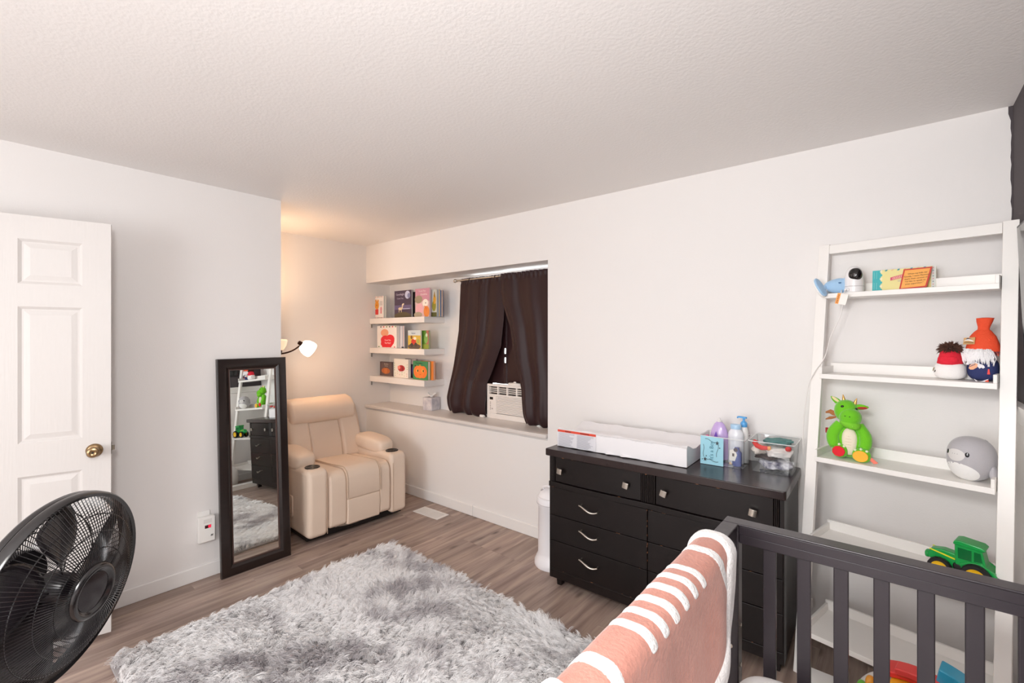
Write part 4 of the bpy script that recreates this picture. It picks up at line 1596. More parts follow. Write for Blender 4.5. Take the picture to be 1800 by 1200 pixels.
cx_, cy_ = b2
cloth('folded_diaper', 'white printed diaper with dark marks at bottom of clothes bin', 'diaper', (cx_ + 0.004, cy_ - 0.012, ZB + 0.028), (0.060, 0.068, 0.020), 'e9e6ea', 1, 0, '6a6880')
cloth('brown_cloth', 'dark brown baby garment under white cloth in clothes bin', 'clothing', (cx_ - 0.030, cy_ - 0.030, ZB + 0.060), (0.040, 0.050, 0.007), '4a3a38', 2)
cloth('white_cloth', 'rumpled white baby cloth in middle of clothes bin', 'clothing', (cx_ + 0.026, cy_ - 0.025, ZB + 0.090), (0.050, 0.056, 0.021), 'efeae6', 3)
cloth('cream_cloth', 'cream baby cloth pressed against left of clothes bin', 'clothing', (cx_ - 0.058, cy_ - 0.020, ZB + 0.092), (0.019, 0.056, 0.022), 'e6ddd4', 4)
cloth('teal_garment', 'grey teal baby garment on top in clothes bin', 'clothing', (cx_ + 0.010, cy_ + 0.022, ZB + 0.133), (0.062, 0.056, 0.013), '5f8a88', 5, 4)
t = thing('red_sock', 'bright red curved baby sock in front of teal garment', 'sock', (cx_ - 0.045, cy_ - 0.070, ZB + 0.128), (0, 0, R(5)))
g = G()
g.tube([(-0.026, 0, 0.016), (-0.03, 0, 0.004), (-0.02, 0, -0.01), (0.0, 0, -0.018), (0.03, 0, -0.017)], [0.010, 0.0125, 0.0125, 0.012, 0.009], 12)
g.build('sock_body', t, M('e83b38', 0.8, bump=0.1, bscale=300))
g = G()
g.tube([(0.027, 0, -0.017), (0.04, 0, -0.016)], [0.0105, 0.010], 12)
g.build('cuff', t, M('f2a25a', 0.8))
t = thing('rolled_sock', 'small red rolled baby sock at right of clothes bin', 'sock', (cx_ + 0.070, cy_ - 0.066, ZB + 0.120))
g = G()
g.se((0, 0, 0), (0.013, 0.02, 0.011), 0.8, 0.8, 16, 10)
g.build('sock_roll', t, M('dd3d3c', 0.8))
g = G()
g.tube([(0.0, -0.0195, 0.004), (0.007, -0.019, -0.001), (0.003, -0.0195, -0.005)], 0.0012, 6)
g.build('seam', t, M('b02a2a', 0.8))

# ================================================================== LADDER SHELF  (x along the shelf, y to the wall, z up)
LF = Vector((-0.36, 2.40, 0))
LROT = R(-12)
lad = thing('ladder_shelf', 'white leaning five tier ladder shelf in the corner by charcoal wall', 'ladder shelf', LF, (0, 0, LROT))
LM = M('eeebe7', 0.4)
LW, LH = 0.664, 1.94
SLOPE = 0.1605


def ly(z):
    return SLOPE * z


for xa in (0, LW - 0.044):
    g = G()
    g.prism([(0, 0), (ly(LH), LH), (ly(LH) + 0.026, LH), (0.026, 0)], 'x', xa, xa + 0.044)
    g.build('side_rail', lad, LM, bevel=0.002)
g = G()
g.prism([(ly(1.893), 1.893), (ly(1.936), 1.936), (ly(1.936) + 0.024, 1.936), (ly(1.893) + 0.024, 1.893)], 'x', 0.0445, LW - 0.0445)
g.build('top_rail', lad, LM, bevel=0.002)
TZ = {}
for k, (zb, yb) in enumerate(((1.676, 0.355), (1.303, 0.335), (0.93, 0.31), (0.56, 0.285), (0.187, 0.262))):
    zt = zb + 0.022
    TZ[k + 1] = zt
    yf = ly(zb) - 0.036
    g = G()
    xa, xb = 0.046, LW - 0.046
    g.box(xa, xb, yf, yb, zb, zt)
    g.box(xa, xb, yb - 0.012, yb, zt, zt + 0.045)
    for s_ in (0, 1):
        x0_, x1_ = (xa, xa + 0.011) if s_ == 0 else (xb - 0.011, xb)
        g.box(x0_, x1_, yf + 0.001, yb - 0.012, zt, zt + 0.032)
    g.build('shelf_tray', lad, LM, bevel=0.0015)


def lw(x_, y_, z_):
    """ladder coordinates to room coordinates"""
    c, s_ = math.cos(LROT), math.sin(LROT)
    return (LF.x + c * x_ - s_ * y_, LF.y + s_ * x_ + c * y_, z_)


def lloc(X, Y):
    c, s_ = math.cos(LROT), math.sin(LROT)
    dx, dy = X - LF.x, Y - LF.y
    return (c * dx + s_ * dy, -s_ * dx + c * dy)


# ---------------------------------------------------------------- tier 1: blue plush, camera, cards
bp_ = thing('blue_plush', 'light blue plush whale lying at left end of the top tier', 'plush toy', (-0.225, 2.645, TZ[1] + 0.001), (0, 0, R(-12)))
BLU = M('a6caea', 0.95, bump=0.25, bscale=260, sheen=0.4)
BWH = M('efeeec', 0.95, bump=0.25, bscale=260, sheen=0.3)
g = G()
g.se((0.005, 0.0, 0.034), (0.05, 0.036, 0.034), 0.9, 0.9, 28, 16, fn=lambda p: Vector((p.x, p.y * (1 - 0.25 * p.x), p.z * (1 + 0.25 * p.x))))
g.build('body', bp_, BLU, smooth=80)
g = G()
g.prism([(-0.01, 0.03), (0.03, 0.058), (0.052, 0.088), (0.056, 0.05), (0.045, 0.02)], 'y', -0.012, 0.004)
g.build('back_fin', bp_, BLU, bevel=0.005, seg=3)
q = Matrix.Translation((-0.044, -0.062, 0.026)) @ Matrix.Rotation(R(64), 4, 'Y') @ Matrix.Rotation(R(12), 4, 'X')
g = G()
g.x = q
g.se((0, 0, 0.0045), (0.048, 0.026, 0.006), 0.6, 0.9, 24, 8)
g.build('tail_fluke', bp_, BLU, smooth=80)
g = G()
g.x = q
g.se((0, 0, -0.0045), (0.048, 0.026, 0.006), 0.6, 0.9, 24, 8)
g.build('fluke_underside', bp_, BWH, smooth=80)
g = G()
g.tube([(-0.03, -0.015, 0.03), (-0.036, -0.035, 0.025), (-0.04, -0.052, 0.02)], [0.016, 0.012, 0.010], 10)
g.build('tail_stem', bp_, BLU, smooth=80)
g = G()
g.se((0.028, -0.0345, 0.045), (0.006, 0.004, 0.003), 1, 1, 10, 8)
g.build('eye', bp_, M('3f6f9c', 0.4))
tg = G()
tg.x = Matrix.Translation((0.047, -0.071, -0.030)) @ Matrix.Rotation(R(14), 4, 'Y')
tg.box(-0.021, 0.021, -0.001, 0.001, -0.027, 0.022)
tagm = tg.build('paper_tag', bp_, M('f1ece6', 0.5), smooth=0)
tg = G()
tg.x = Matrix.Translation((0.047, -0.0724, -0.030)) @ Matrix.Rotation(R(14), 4, 'Y')
tg.box(-0.021, -0.008, -0.0003, 0.0003, -0.027, 0.022)
tg.build('tag_stripe', tagm, M('f0a04a', 0.5), smooth=0)
tg = G()
tg.x = Matrix.Translation((0.047, -0.0728, -0.030)) @ Matrix.Rotation(R(14), 4, 'Y')
for k in range(5):
    tg.box(-0.017, -0.012, -0.0003, 0.0003, -0.022 + k * 0.008, -0.017 + k * 0.008)
tg.build('tag_marks', tagm, M('a85a20', 0.5), smooth=0)
g = G()
g.tube([(0.035, -0.03, 0.01), (0.042, -0.062, 0.004), (0.044, -0.069, -0.008)], 0.002, 6)
g.build('tag_loop', bp_, BWH)

mc = thing('baby_monitor', 'white baby monitor camera with black dome lens on top tier', 'camera', (-0.153, 2.632, TZ[1]), (0, 0, R(-4)))
g = G()
g.x = Matrix.Diagonal((1, 0.95, 1, 1))
g.lathe([(0.034, 0.0), (0.037, 0.003), (0.0375, 0.03), (0.0375, 0.05), (0.035, 0.075), (0.030, 0.096), (0.021, 0.112), (0.010, 0.119), (0.0, 0.12)], 36)
g.build('camera_body', mc, M('edeaea', 0.3))
g = G()
g.lathe([(0.0378, 0.026), (0.0382, 0.027), (0.0378, 0.028)], 36, cap=False)
g.build('base_seam', mc, M('b5b1b2', 0.5))
g = G()
g.se((0.007, -0.018, 0.079), (0.0265, 0.022, 0.031), 0.95, 0.8, 28, 18)
dome = g.build('dome_lens', mc, M('141012', 0.08, coat=0.5))
g = G()
g.se((0.007, -0.0405, 0.079), (0.006, 0.0015, 0.006), 1, 1, 14, 8)
g.build('lens_glint_ring', dome, M('4a4244', 0.2))
g = G()
g.box(-0.032, -0.014, -0.0382, -0.033, 0.006, 0.018)
g.build('plug', mc, M('e4e1e0', 0.4), bevel=0.002)
cordt = thing('white_cable', 'thin white cable hanging from monitor camera down the left ladder rail', 'cable', (-0.18, 2.59, TZ[1] + 0.01))


def cpath(pts, n=8):
    out = []
    P = [Vector(p) for p in pts]
    P = [P[0]] + P + [P[-1]]
    for i in range(1, len(P) - 2):
        for k in range(n):
            t_ = k / n
            a, b_, c_, d_ = P[i - 1], P[i], P[i + 1], P[i + 2]
            out.append(0.5 * ((2 * b_) + (c_ - a) * t_ + (2 * a - 5 * b_ + 4 * c_ - d_) * t_ ** 2 + (3 * b_ - a - 3 * c_ + d_) * t_ ** 3))
    out.append(P[-2])
    return out


g = G()
o0 = Vector((-0.18, 2.59, TZ[1] + 0.01))
wp = [(-0.178, 2.591, TZ[1] + 0.012), (-0.188, 2.575, TZ[1] - 0.01), (-0.198, 2.575, TZ[1] - 0.10), (-0.235, 2.58, 1.50), (-0.262, 2.60, 1.40), (-0.30, 2.585, 1.33), (-0.325, 2.59, 1.26), (-0.345, 2.60, 1.10), (-0.350, 2.62, 0.95), (-0.352, 2.66, 0.86), (-0.347, 2.70, 0.70), (-0.345, 2.71, 0.5), (-0.34, 2.71, 0.2)]
g.tube([p - o0 for p in cpath(wp, 7)], 0.0022, 6)
g.build('cord', cordt, M('e6e2df', 0.5))
g = G()
g.x = Matrix.Translation(Vector((-0.335, 2.71, 0.2)) - o0)
g.box(-0.012, 0.012, -0.012, 0.012, -0.04, 0.0)
g.build('plug', cordt, M('e6e2df', 0.5), bevel=0.002)

c1 = thing('letter_card_box', 'yellow card box with teal end and small red stamp on top tier', 'card box', (-0.089, 2.672, TZ[1] + 0.0005), (R(-6), 0, R(-8)), None)
CW, CH_ = 0.215, 0.098
g = G()
g.box(0, CW, 0, 0.012, 0, CH_)
g.build('box_sleeve', c1, M('e8dc95', 0.5), bevel=0.0008)
sh = [(rc(0.0, 0.14, 0, 1), '2fb0b4'), (rc(0.93, 1, 0, 1), 'd9dcd4')]
for k in range(6):
    sh.append((ell(0.145, 0.08 + 0.17 * k, 0.02, 0.06), ['2fb0b4', 'efe6c0'][k % 2]))
for k in range(8):
    sh.append(([(0.2 + 0.1 * k, 0.93), (0.235 + 0.1 * k, 0.93), (0.255 + 0.1 * k, 1.0), (0.22 + 0.1 * k, 1.0)], ['2f8f94', 'e0c48a'][k % 2]))
    sh.append(([(0.95, 0.06 + 0.12 * k), (0.97, 0.06 + 0.12 * k), (0.97, 0.11 + 0.12 * k), (0.95, 0.10 + 0.12 * k)], ['8a9a9a', 'd9a0a0'][k % 2]))
for k in range(2):
    sh.append((rc(0.03, 0.036, 0.1 + 0.5 * k, 0.42 + 0.5 * k), '8fd4d4'))
    sh.append((rc(0.07, 0.076, 0.1 + 0.5 * k, 0.42 + 0.5 * k), '8fd4d4'))
sh += [([(0.30, 0.48), (0.52, 0.60), (0.52, 0.75), (0.30, 0.62)], 'd2486a'), ([(0.335, 0.525), (0.51, 0.62), (0.51, 0.72), (0.335, 0.61)], 'e9b8a0')]
for k in range(6):
    sh.append(([(0.345 + 0.027 * k, 0.545 + 0.015 * k), (0.36 + 0.027 * k, 0.553 + 0.015 * k), (0.36 + 0.027 * k, 0.615 + 0.015 * k), (0.345 + 0.027 * k, 0.607 + 0.015 * k)], 'd2486a'))
sh += [(rc(0.42, 0.54, 0.46, 0.48), 'b9b4a0'), (rc(0.42, 0.52, 0.41, 0.43), 'b9b4a0')]
printed('sleeve_print', c1, CW, CH_, sh)
c2 = thing('joke_card', 'orange joke card with thick red border leaning on yellow card box', 'card', (0.004, 2.612, TZ[1] + 0.0005), (R(-13), 0, R(-9)), None)
PQ = [(0, 0), (0.090, 0.006), (0.106, 0.094), (0.013, 0.092)]
g = G()
g.prism(PQ, 'y', 0, 0.002)
g.build('card_sheet', c2, M('c93c34', 0.5), bevel=0.0006)
cxm, czm = sum(p[0] for p in PQ) / 4, sum(p[1] for p in PQ) / 4
printed('card_print', c2, 1, 1, [([(cxm + (p[0] - cxm) * 0.88, czm + (p[1] - czm) * 0.87) for p in PQ], 'f2ab55')])
txt = ['When my kids say', '"Daddy, I want Mommy"', "that's their version of", '"I\'d like to speak to', 'your supervisor."']
for k, b_ in enumerate(txt):
    text('lettering', b_, 0.0086, c2, M('4a2a1c', 0.6), (cxm + 0.0025 - 0.0022 * (k - 2), -0.0012, czm + 0.022 - 0.0112 * k), (R(90), R(-4), 0))


# ---------------------------------------------------------------- fur helper: tapered strands joined into one mesh
def tufts(g, c, r, n, length, droop, width, seed, zmin=-1.0, outward=1.0, rot=None, updir=0.0):
    rs = random.Random(seed)
    for _ in range(n):
        while True:
            d = Vector((rs.gauss(0, 1), rs.gauss(0, 1), rs.gauss(0, 1))).normalized()
            if d.z >= zmin:
                break
        p = Vector(c) + Vector((d.x * r[0], d.y * r[1], d.z * r[2]))
        L = length * rs.uniform(0.6, 1.15)
        dirv = (d * outward + Vector((rs.uniform(-.4, .4), rs.uniform(-.4, .4), updir + rs.uniform(-.3, .3)))).normalized()
        a = p - dirv * 0.002
        b_ = p + dirv * L * 0.55 + Vector((0, 0, -droop * L * 0.25))
        e = p + dirv * L + Vector((0, 0, -droop * L))
        g.tube([a, b_, e], [width, width * 0.85, width * 0.2], 4)


# ---------------------------------------------------------------- tier 2: two gnomes
ZG = TZ[2] + 0.001
g1 = thing('red_hat_gnome', 'small plush with brown yarn pompom, red hat and white fuzzy base', 'plush toy', (*lw(0.477, 0.268, 0)[:2], ZG), (0, 0, R(-20)))
g1.scale = (0.80, 0.8, 0.95)
FW = M('f3f0ee', 0.95, bump=0.3, bscale=220, sheen=0.4)
g = G()
g.se((0, 0, 0.036), (0.060, 0.048, 0.037), 0.65, 0.8, 32, 16)
g.build('fuzzy_base', g1, FW, smooth=80)
g = G()
g.lathe([(0.045, 0.062), (0.05, 0.068), (0.046, 0.085), (0.040, 0.105), (0.036, 0.118), (0.02, 0.125), (0, 0.126)], 28)
g.build('hat', g1, M('dd1f35', 0.85, bump=0.3, bscale=90), smooth=60)
g = G()
g.se((0.0, -0.03, 0.083), (0.040, 0.016, 0.018), 0.8, 0.9, 20, 10)
g.build('hat_fold', g1, M('dd1f35', 0.85, bump=0.3, bscale=90), smooth=80)
g = G()
tufts(g, (0.002, 0, 0.128), (0.030, 0.026, 0.014), 260, 0.026, 0.25, 0.0026, 3, zmin=-0.35)
pom = g.build('yarn_pompom', g1, M('5e3a2c', 0.9, var=0.4, vscale=60), smooth=60)
pom['kind'] = 'stuff'
printed('emblem', g1, 0.018, 0.026, [([(0.3, 0.1), (0.75, 0.25), (0.85, 0.55), (0.6, 0.5), (0.5, 0.3)], '4a4038'), ([(0.1, 0.35), (0.3, 0.3), (0.55, 0.95), (0.4, 1.0), (0.15, 0.7)], '8a7a5a')], y=-0.0465, x0=-0.050, z0=0.024).rotation_euler = (0, 0, R(-12))

g2 = thing('orange_hat_gnome', 'plush gnome in orange hat with white beard and navy body', 'plush toy', (*lw(0.569, 0.282, 0)[:2], ZG), (0, 0, R(-22)))
g2.scale = (0.84, 0.78, 0.97)
NAVY = M('2c3566', 0.85, bump=0.25, bscale=260)
ORG = M('e8502c', 0.85, bump=0.25, bscale=200)
g = G()
g.se((0, 0, 0.048), (0.054, 0.048, 0.049), 0.75, 0.85, 32, 18)
g.build('body', g2, NAVY, smooth=80)
# horse head emblem
printed('emblem', g2, 0.066, 0.045, [
    ([(0.0, 0.55), (0.12, 0.85), (0.4, 0.95), (0.62, 0.72), (0.95, 0.5), (1.0, 0.32), (0.9, 0.22), (0.82, 0.3), (0.72, 0.2), (0.6, 0.42), (0.3, 0.62), (0.1, 0.5)], 'efecf0'),
    ([(0.16, 0.2), (0.22, 0.5), (0.5, 0.68), (0.64, 0.6), (0.6, 0.3), (0.4, 0.1), (0.25, 0.08)], 'eeb088'),
    ([(0.2, 0.36), (0.5, 0.6), (0.52, 0.56), (0.22, 0.32)], '2c3566')], y=-0.0492, x0=-0.046, z0=0.04)
printed('wing_print', g2, 0.05, 0.018, [([(0, 0.9), (0.3, 0.3), (0.6, 0.5), (1.0, 1.0), (0.75, 0.1), (0.2, 0)], 'efecf0'), ([(0.7, 0.2), (1, 0.25), (1, 0.75), (0.8, 0.6)], 'e8502c')], y=-0.0455, x0=-0.018, z0=0.004).rotation_euler = (R(14), 0, 0)
printed('side_marks', g2, 0.012, 0.05, [(rc(0.2, 0.8, 0.6, 1.0), 'efecf0'), ([(0.1, 0), (0.9, 0), (0.7, 0.42), (0.3, 0.42)], 'e8403c')], y=-0.0485, x0=0.026, z0=0.028)
g = G()


def hatf(u, v):
    a = 2 * PI * u
    prof_ = [(0.060, 0.118), (0.060, 0.125), (0.054, 0.15), (0.044, 0.178), (0.030, 0.196), (0.020, 0.205), (0.021, 0.216), (0.027, 0.235), (0.030, 0.250), (0.012, 0.252), (0.0, 0.248)]
    t_ = v * (len(prof_) - 1)
    i = min(int(t_), len(prof_) - 2)
    f = t_ - i
    r_ = prof_[i][0] * (1 - f) + prof_[i + 1][0] * f
    z_ = prof_[i][1] * (1 - f) + prof_[i + 1][1] * f
    wv = 1 + 0.10 * math.sin(5 * a + 7 * v) * max(0, v - 0.4)
    return (r_ * wv * math.cos(a) + 0.016 * max(0, v - 0.35), 0.9 * r_ * wv * math.sin(a), z_ - 0.02 * math.cos(a) * (v < 0.25) * 0)


g.grid(hatf, 36, 30, closed_u=True)
g.build('hat', g2, ORG, smooth=80)
g = G()
rs_ = random.Random(4)
for k in range(30):
    a = 2 * PI * k / 30
    p = Vector((0.055 * math.cos(a), 0.05 * math.sin(a), 0.118))
    g.tube([p, p + Vector((0.008 * math.cos(a), 0.008 * math.sin(a), -0.012 - 0.012 * rs_.random()))], [0.0042, 0.002], 5)
g.build('hat_fringe', g2, M('d8623f', 0.9, var=0.5, vscale=80, var2='3a2a4a'))
g = G()
rs_ = random.Random(8)
for k in range(520):
    a = R(rs_.uniform(165, 312))
    ph = rs_.uniform(0, 1)
    p = Vector((0.048 * math.cos(a), 0.043 * math.sin(a), 0.094 + 0.034 * ph))
    d = Vector((math.cos(a) + rs_.uniform(-.3, .3), math.sin(a) + rs_.uniform(-.3, .3), 0)).normalized()
    L = rs_.uniform(0.018, 0.036)
    g.tube([p, p + d * 0.018 + Vector((0, 0, -0.002)), p + d * 0.026 + Vector((0, 0, -L * 0.55)), p + d * 0.022 + Vector((0, 0, -L))], [0.0028, 0.0026, 0.0018, 0.0004], 4)
bd = g.build('beard', g2, M('f1eff0', 0.95), smooth=60)
bd['kind'] = 'stuff'
g = G()
g.x = Matrix.Translation((-0.034, -0.05, 0.158)) @ Matrix.Rotation(R(-6), 4, 'Y')
g.prism([(-0.022, -0.012), (0.018, -0.014), (0.024, 0.014), (-0.016, 0.015)], 'y', -0.002, 0.002)
wp_ = g.build('wooden_sign', g2, M('c79a62', 0.6), bevel=0.0008)
printed('sign_print', wp_, 0.036, 0.024, [([(0.0, 0.4), (0.3, 0.75), (0.6, 0.7), (1, 0.45), (0.9, 0.35), (0.5, 0.5), (0.2, 0.5)], 'f0ece6'), ([(0.15, 0.62), (0.4, 0.95), (0.8, 0.75), (0.5, 0.78)], '3a3a5a'), (rc(0.05, 0.95, 0.08, 0.2), '7a5a34'), (rc(0.1, 0.9, 0.28, 0.34), 'a07c4c')], y=-0.0524, x0=-0.052, z0=0.148)

# ---------------------------------------------------------------- tier 3: dragon and seal
DX, DZ = 0.000259, 0.000316
dr = thing('dragon_plush', 'bright green plush dragon with gold horns sitting on third tier', 'plush toy', (-0.162, 2.565, TZ[3]), (0, 0, R(-8)))
GRN = M('6cc21e', 0.95, bump=0.3, bscale=300, sheen=0.5)
GRL = M('a3dc5a', 0.95, bump=0.3, bscale=300, sheen=0.3)
GOLD = M('c08a3a', 0.35, 0.6)


def dp(cx, cy, y):
    """sketch units -> local metres (x right, z up from the shelf)"""
    return ((cx - 600) * DX, y, (1040 - cy) * DZ)


g = G()
g.se(dp(585, 790, 0.012), (0.066, 0.05, 0.078), 0.95, 0.95, 32, 20, fn=lambda p: Vector((p.x * (1 - 0.18 * p.z), p.y * (1 - 0.15 * p.z), p.z)))
g.build('body', dr, GRN, smooth=80)
g = G()
g.se(dp(605, 790, -0.024), (0.030, 0.022, 0.060), 0.9, 0.95, 26, 18)
bel = g.build('belly', dr, M('eee2cc', 0.9, bump=0.2, bscale=260), smooth=80)
for k in range(8):
    g = G()
    zc_ = 0.030 + 0.0125 * k
    hwid = 0.030 * math.sqrt(max(0.05, 1 - ((zc_ - 0.079) / 0.062) ** 2))
    hy_ = 0.022 * math.sqrt(max(0.05, 1 - ((zc_ - 0.079) / 0.060) ** 2))
    g.tube([(0.0013 + hwid * 0.93 * math.cos(a), -0.024 + hy_ * 1.0 * math.sin(a), zc_) for a in [PI + PI * q_ / 10 for q_ in range(11)]], 0.0009, 5)
    g.build('belly_stripe', bel, M('cfbf9f', 0.9))
g = G()
g.se(dp(540, 372, -0.004), (0.045, 0.042, 0.050), 0.95, 0.95, 30, 18)
g.build('head', dr, GRN, smooth=80)
g = G()
g.se(dp(618, 452, -0.028), (0.041, 0.040, 0.042), 0.95, 0.95, 30, 18, rot=Matrix.Rotation(R(18), 3, 'Y'))
mz = g.build('muzzle', dr, GRN, smooth=80)
g = G()
g.se(dp(618, 535, -0.030), (0.040, 0.036, 0.022), 0.85, 0.95, 28, 14, rot=Matrix.Rotation(R(20), 3, 'Y'))
g.build('lower_jaw', dr, M('7ccc30', 0.95, bump=0.3, bscale=300), smooth=80)
for cx, cy in ((640, 425), (575, 420)):
    g = G()
    g.se(dp(cx, cy, -0.0672), (0.003, 0.002, 0.0025), 1, 1, 10, 8)
    g.build('nostril', dr, M('3f7a14', 0.6))
for cx, cy, yy in ((515, 300, -0.041), (690, 330, -0.022)):
    g = G()
    g.se(dp(cx, cy, yy), (0.0065, 0.004, 0.0055), 1, 1, 14, 10, rot=Matrix.Rotation(R(-18), 3, 'Y'))
    g.build('eye', dr, M('121a10', 0.15))
for cx, cy, ex, ez, rr0 in ((510, 225, -0.004, 0.026, 0.007), (668, 245, 0.006, 0.020, 0.0065)):
    g = G()
    p = Vector(dp(cx, cy, -0.004))
    g.tube([p + Vector((0, 0, -0.008)), p, p + Vector((ex * 0.6, 0, ez * 0.55)), p + Vector((ex, 0, ez))], [rr0, rr0, rr0 * 0.6, 0.0012], 12)
    g.build('horn', dr, M('d2a25a', 0.3, 0.7))


def ear(name, c, ang, inner):
    m_ = Matrix.Translation(c) @ Matrix.Rotation(R(ang), 4, 'Y')
    g = G()
    g.x = m_
    g.se((0.018, 0, 0), (0.026, 0.007, 0.012), 1, 0.9, 22, 12, fn=lambda p: Vector((p.x, p.y, p.z * (1 - 0.35 * p.x))))
    e = g.build(name, dr, GRN, smooth=80)
    g = G()
    g.x = m_
    g.se((0.021, -0.005, -0.003), (0.019, 0.0035, 0.0065), 1, 0.9, 18, 10)
    g.build('inner_ear', e, M(inner, 0.9), smooth=80)


ear('ear', dp(445, 270, -0.004), 220, 'e9d6a4')
ear('ear', dp(690, 305, -0.004), -4, 'a8352c')
# arms hang at the sides, legs stretch to the front
for pts, rr0 in (([dp(465, 560, -0.006), dp(370, 690, -0.02), dp(375, 800, -0.034), dp(420, 880, -0.042)], [0.022, 0.025, 0.024, 0.019]),
                 ([dp(715, 560, -0.004), dp(810, 690, -0.012), dp(825, 800, -0.022), dp(800, 870, -0.03)], [0.020, 0.023, 0.023, 0.019])):
    g = G()
    pp = cpath(pts, 5)
    rr1 = [np.interp(k / (len(pp) - 1), [0, 0.33, 0.66, 1], rr0) * (0.15 if k == len(pp) - 1 else 1) for k in range(len(pp))]
    g.tube(pp, [float(v) for v in rr1], 16)
    g.build('arm', dr, GRN, smooth=80)
for cx, cy, sx, col, yy in ((478, 925, 0.030, 'dc1f2e', -0.045), (785, 950, 0.034, 'f2b63c', -0.048)):
    p = Vector(dp(cx, cy, yy))
    g = G()
    g.tube([Vector(dp(560 if cx < 600 else 680, 930, 0.0)), p + Vector((0, 0.02, 0.0))], [0.026, 0.026], 14)
    g.se(p + Vector((0, 0.006, 0.0)), (sx, 0.022, 0.030), 0.85, 0.9, 26, 14)
    lg = g.build('leg', dr, GRN, smooth=80)
    g = G()
    n_ = 9 if col == 'dc1f2e' else 20
    g.prism([(p.x + sx * 0.82 * math.cos(2 * PI * k / n_), p.z + 0.024 * math.sin(2 * PI * k / n_)) for k in range(n_)], 'y', p.y - 0.0195, p.y - 0.012)
    g.build('sole_patch', lg, M(col, 0.85), bevel=0.002)
    for k in (-1, 0, 1):
        g = G()
        g.se(p + Vector((k * sx * 0.6, -0.005, 0.029 - 0.006 * abs(k))), (0.0055, 0.006, 0.0055), 1, 1, 10, 8)
        g.build('claw', lg, M('e3edc8', 0.7))
WING = M('9a5c26', 0.5, 0.3)
for pl_ in ([(390, 470), (345, 400), (290, 382), (215, 420), (215, 445), (270, 440), (320, 465)], [(395, 470), (330, 480), (270, 490), (215, 525), (212, 540), (300, 525), (370, 500)]):
    g = G()
    g.prism([((a - 600) * DX, (1040 - b_) * DZ) for a, b_ in pl_], 'y', 0.016, 0.022)
    g.build('wing', dr, WING, bevel=0.0015)
g = G()
g.tube([dp(390, 880, 0.03), dp(310, 850, 0.03), dp(290, 770, 0.03), dp(290, 700, 0.03)], [0.018, 0.015, 0.012, 0.008], 12)
tlx = g.build('tail', dr, GRN, smooth=80)
g = G()
g.prism([((a - 600) * DX, (1040 - b_) * DZ) for a, b_ in [(285, 660), (203, 662), (203, 735), (262, 765), (262, 690)]], 'y', 0.026, 0.034)
g.build('tail_tip', tlx, M('a3202c', 0.8), bevel=0.002)
g = G()
g.prism([((a - 600) * DX, (1040 - b_) * DZ) for a, b_ in [(890, 990), (920, 955), (1010, 1015), (985, 1030), (950, 1035)]], 'y', -0.046, -0.044)
g.build('cloth_tag', dr, M('ee7a66', 0.6), smooth=0)

sl = thing('seal_plush', 'round grey plush seal with white belly on third tier', 'plush toy', (*lw(0.547, 0.20, 0)[:2], TZ[3] + 0.001), (0, 0, R(-40)))
SG = M('b3b0b4', 0.95, bump=0.2, bscale=320, sheen=0.4)
SR = (0.066, 0.074, 0.083)


def egg(p):
    return Vector((p.x, p.y * (1 + 0.06 * p.z), p.z * (1 - 0.05 * p.y)))


g = G()
g.se((0, 0, SR[2] * 0.965), SR, 0.88, 0.92, 40, 26, fn=egg)
g.build('body', sl, SG, smooth=80)


def on_egg(az, el, off=1.006):
    a, e = R(az), R(el)
    c_ = Vector((math.copysign(abs(math.cos(e)) ** 0.88, 1) * math.copysign(abs(math.cos(a)) ** 0.92, math.cos(a)),
                 abs(math.cos(e)) ** 0.88 * math.copysign(abs(math.sin(a)) ** 0.92, math.sin(a)), math.copysign(abs(math.sin(e)) ** 0.88, math.sin(e))))
    c_ = egg(c_)
    return (c_.x * SR[0] * off, c_.y * SR[1] * off, c_.z * SR[2] * off + SR[2] * 0.965)


def egg_patch(name, az, el, ra, re, mat, off=1.008, pw=1.0):
    g = G()

    def fn(u, v):
        t_ = 2 * PI * u
        return on_egg(az + ra * v * math.cos(t_), el + re * v * math.copysign(abs(math.sin(t_)) ** pw, math.sin(t_)), off + 0.008 * (1 - v * v))
    g.grid(fn, 28, 6, closed_u=True)
    return g.build(name, sl, mat, smooth=80)


egg_patch('belly_patch', -90, -40, 62, 34, BWH, 1.004)
egg_patch('muzzle_patch', -92, 10, 25, 13, M('d9d6d4', 0.95), 1.006)
for az in (-62, -118):
    egg_patch('eye', az, 13, 5.5, 5.5, M('161316', 0.15), 1.012)
for az in (-86, -92, -98):
    egg_patch('whisker_dot', az, 11, 0.9, 0.9, M('9a9698', 0.6), 1.016)
for az, el in ((5, -25), (172, 5)):
    g = G()
    p = Vector(on_egg(az, el, 0.98))
    d = Vector((p.x, p.y, 0)).normalized()
    g.se(p + d * 0.007 + Vector((0, 0, -0.004)), (0.010, 0.018, 0.027), 1, 1, 18, 12, rot=Matrix.Rotation(math.atan2(d.y, d.x), 3, 'Z'))
    g.build('flipper', sl, SG, smooth=80)
g = G()
g.tube([on_egg(55, 62, 1.002), on_egg(48, 55, 1.002)], 0.0012, 5)
g.build('stitch', sl, M('8f8c90', 0.8))

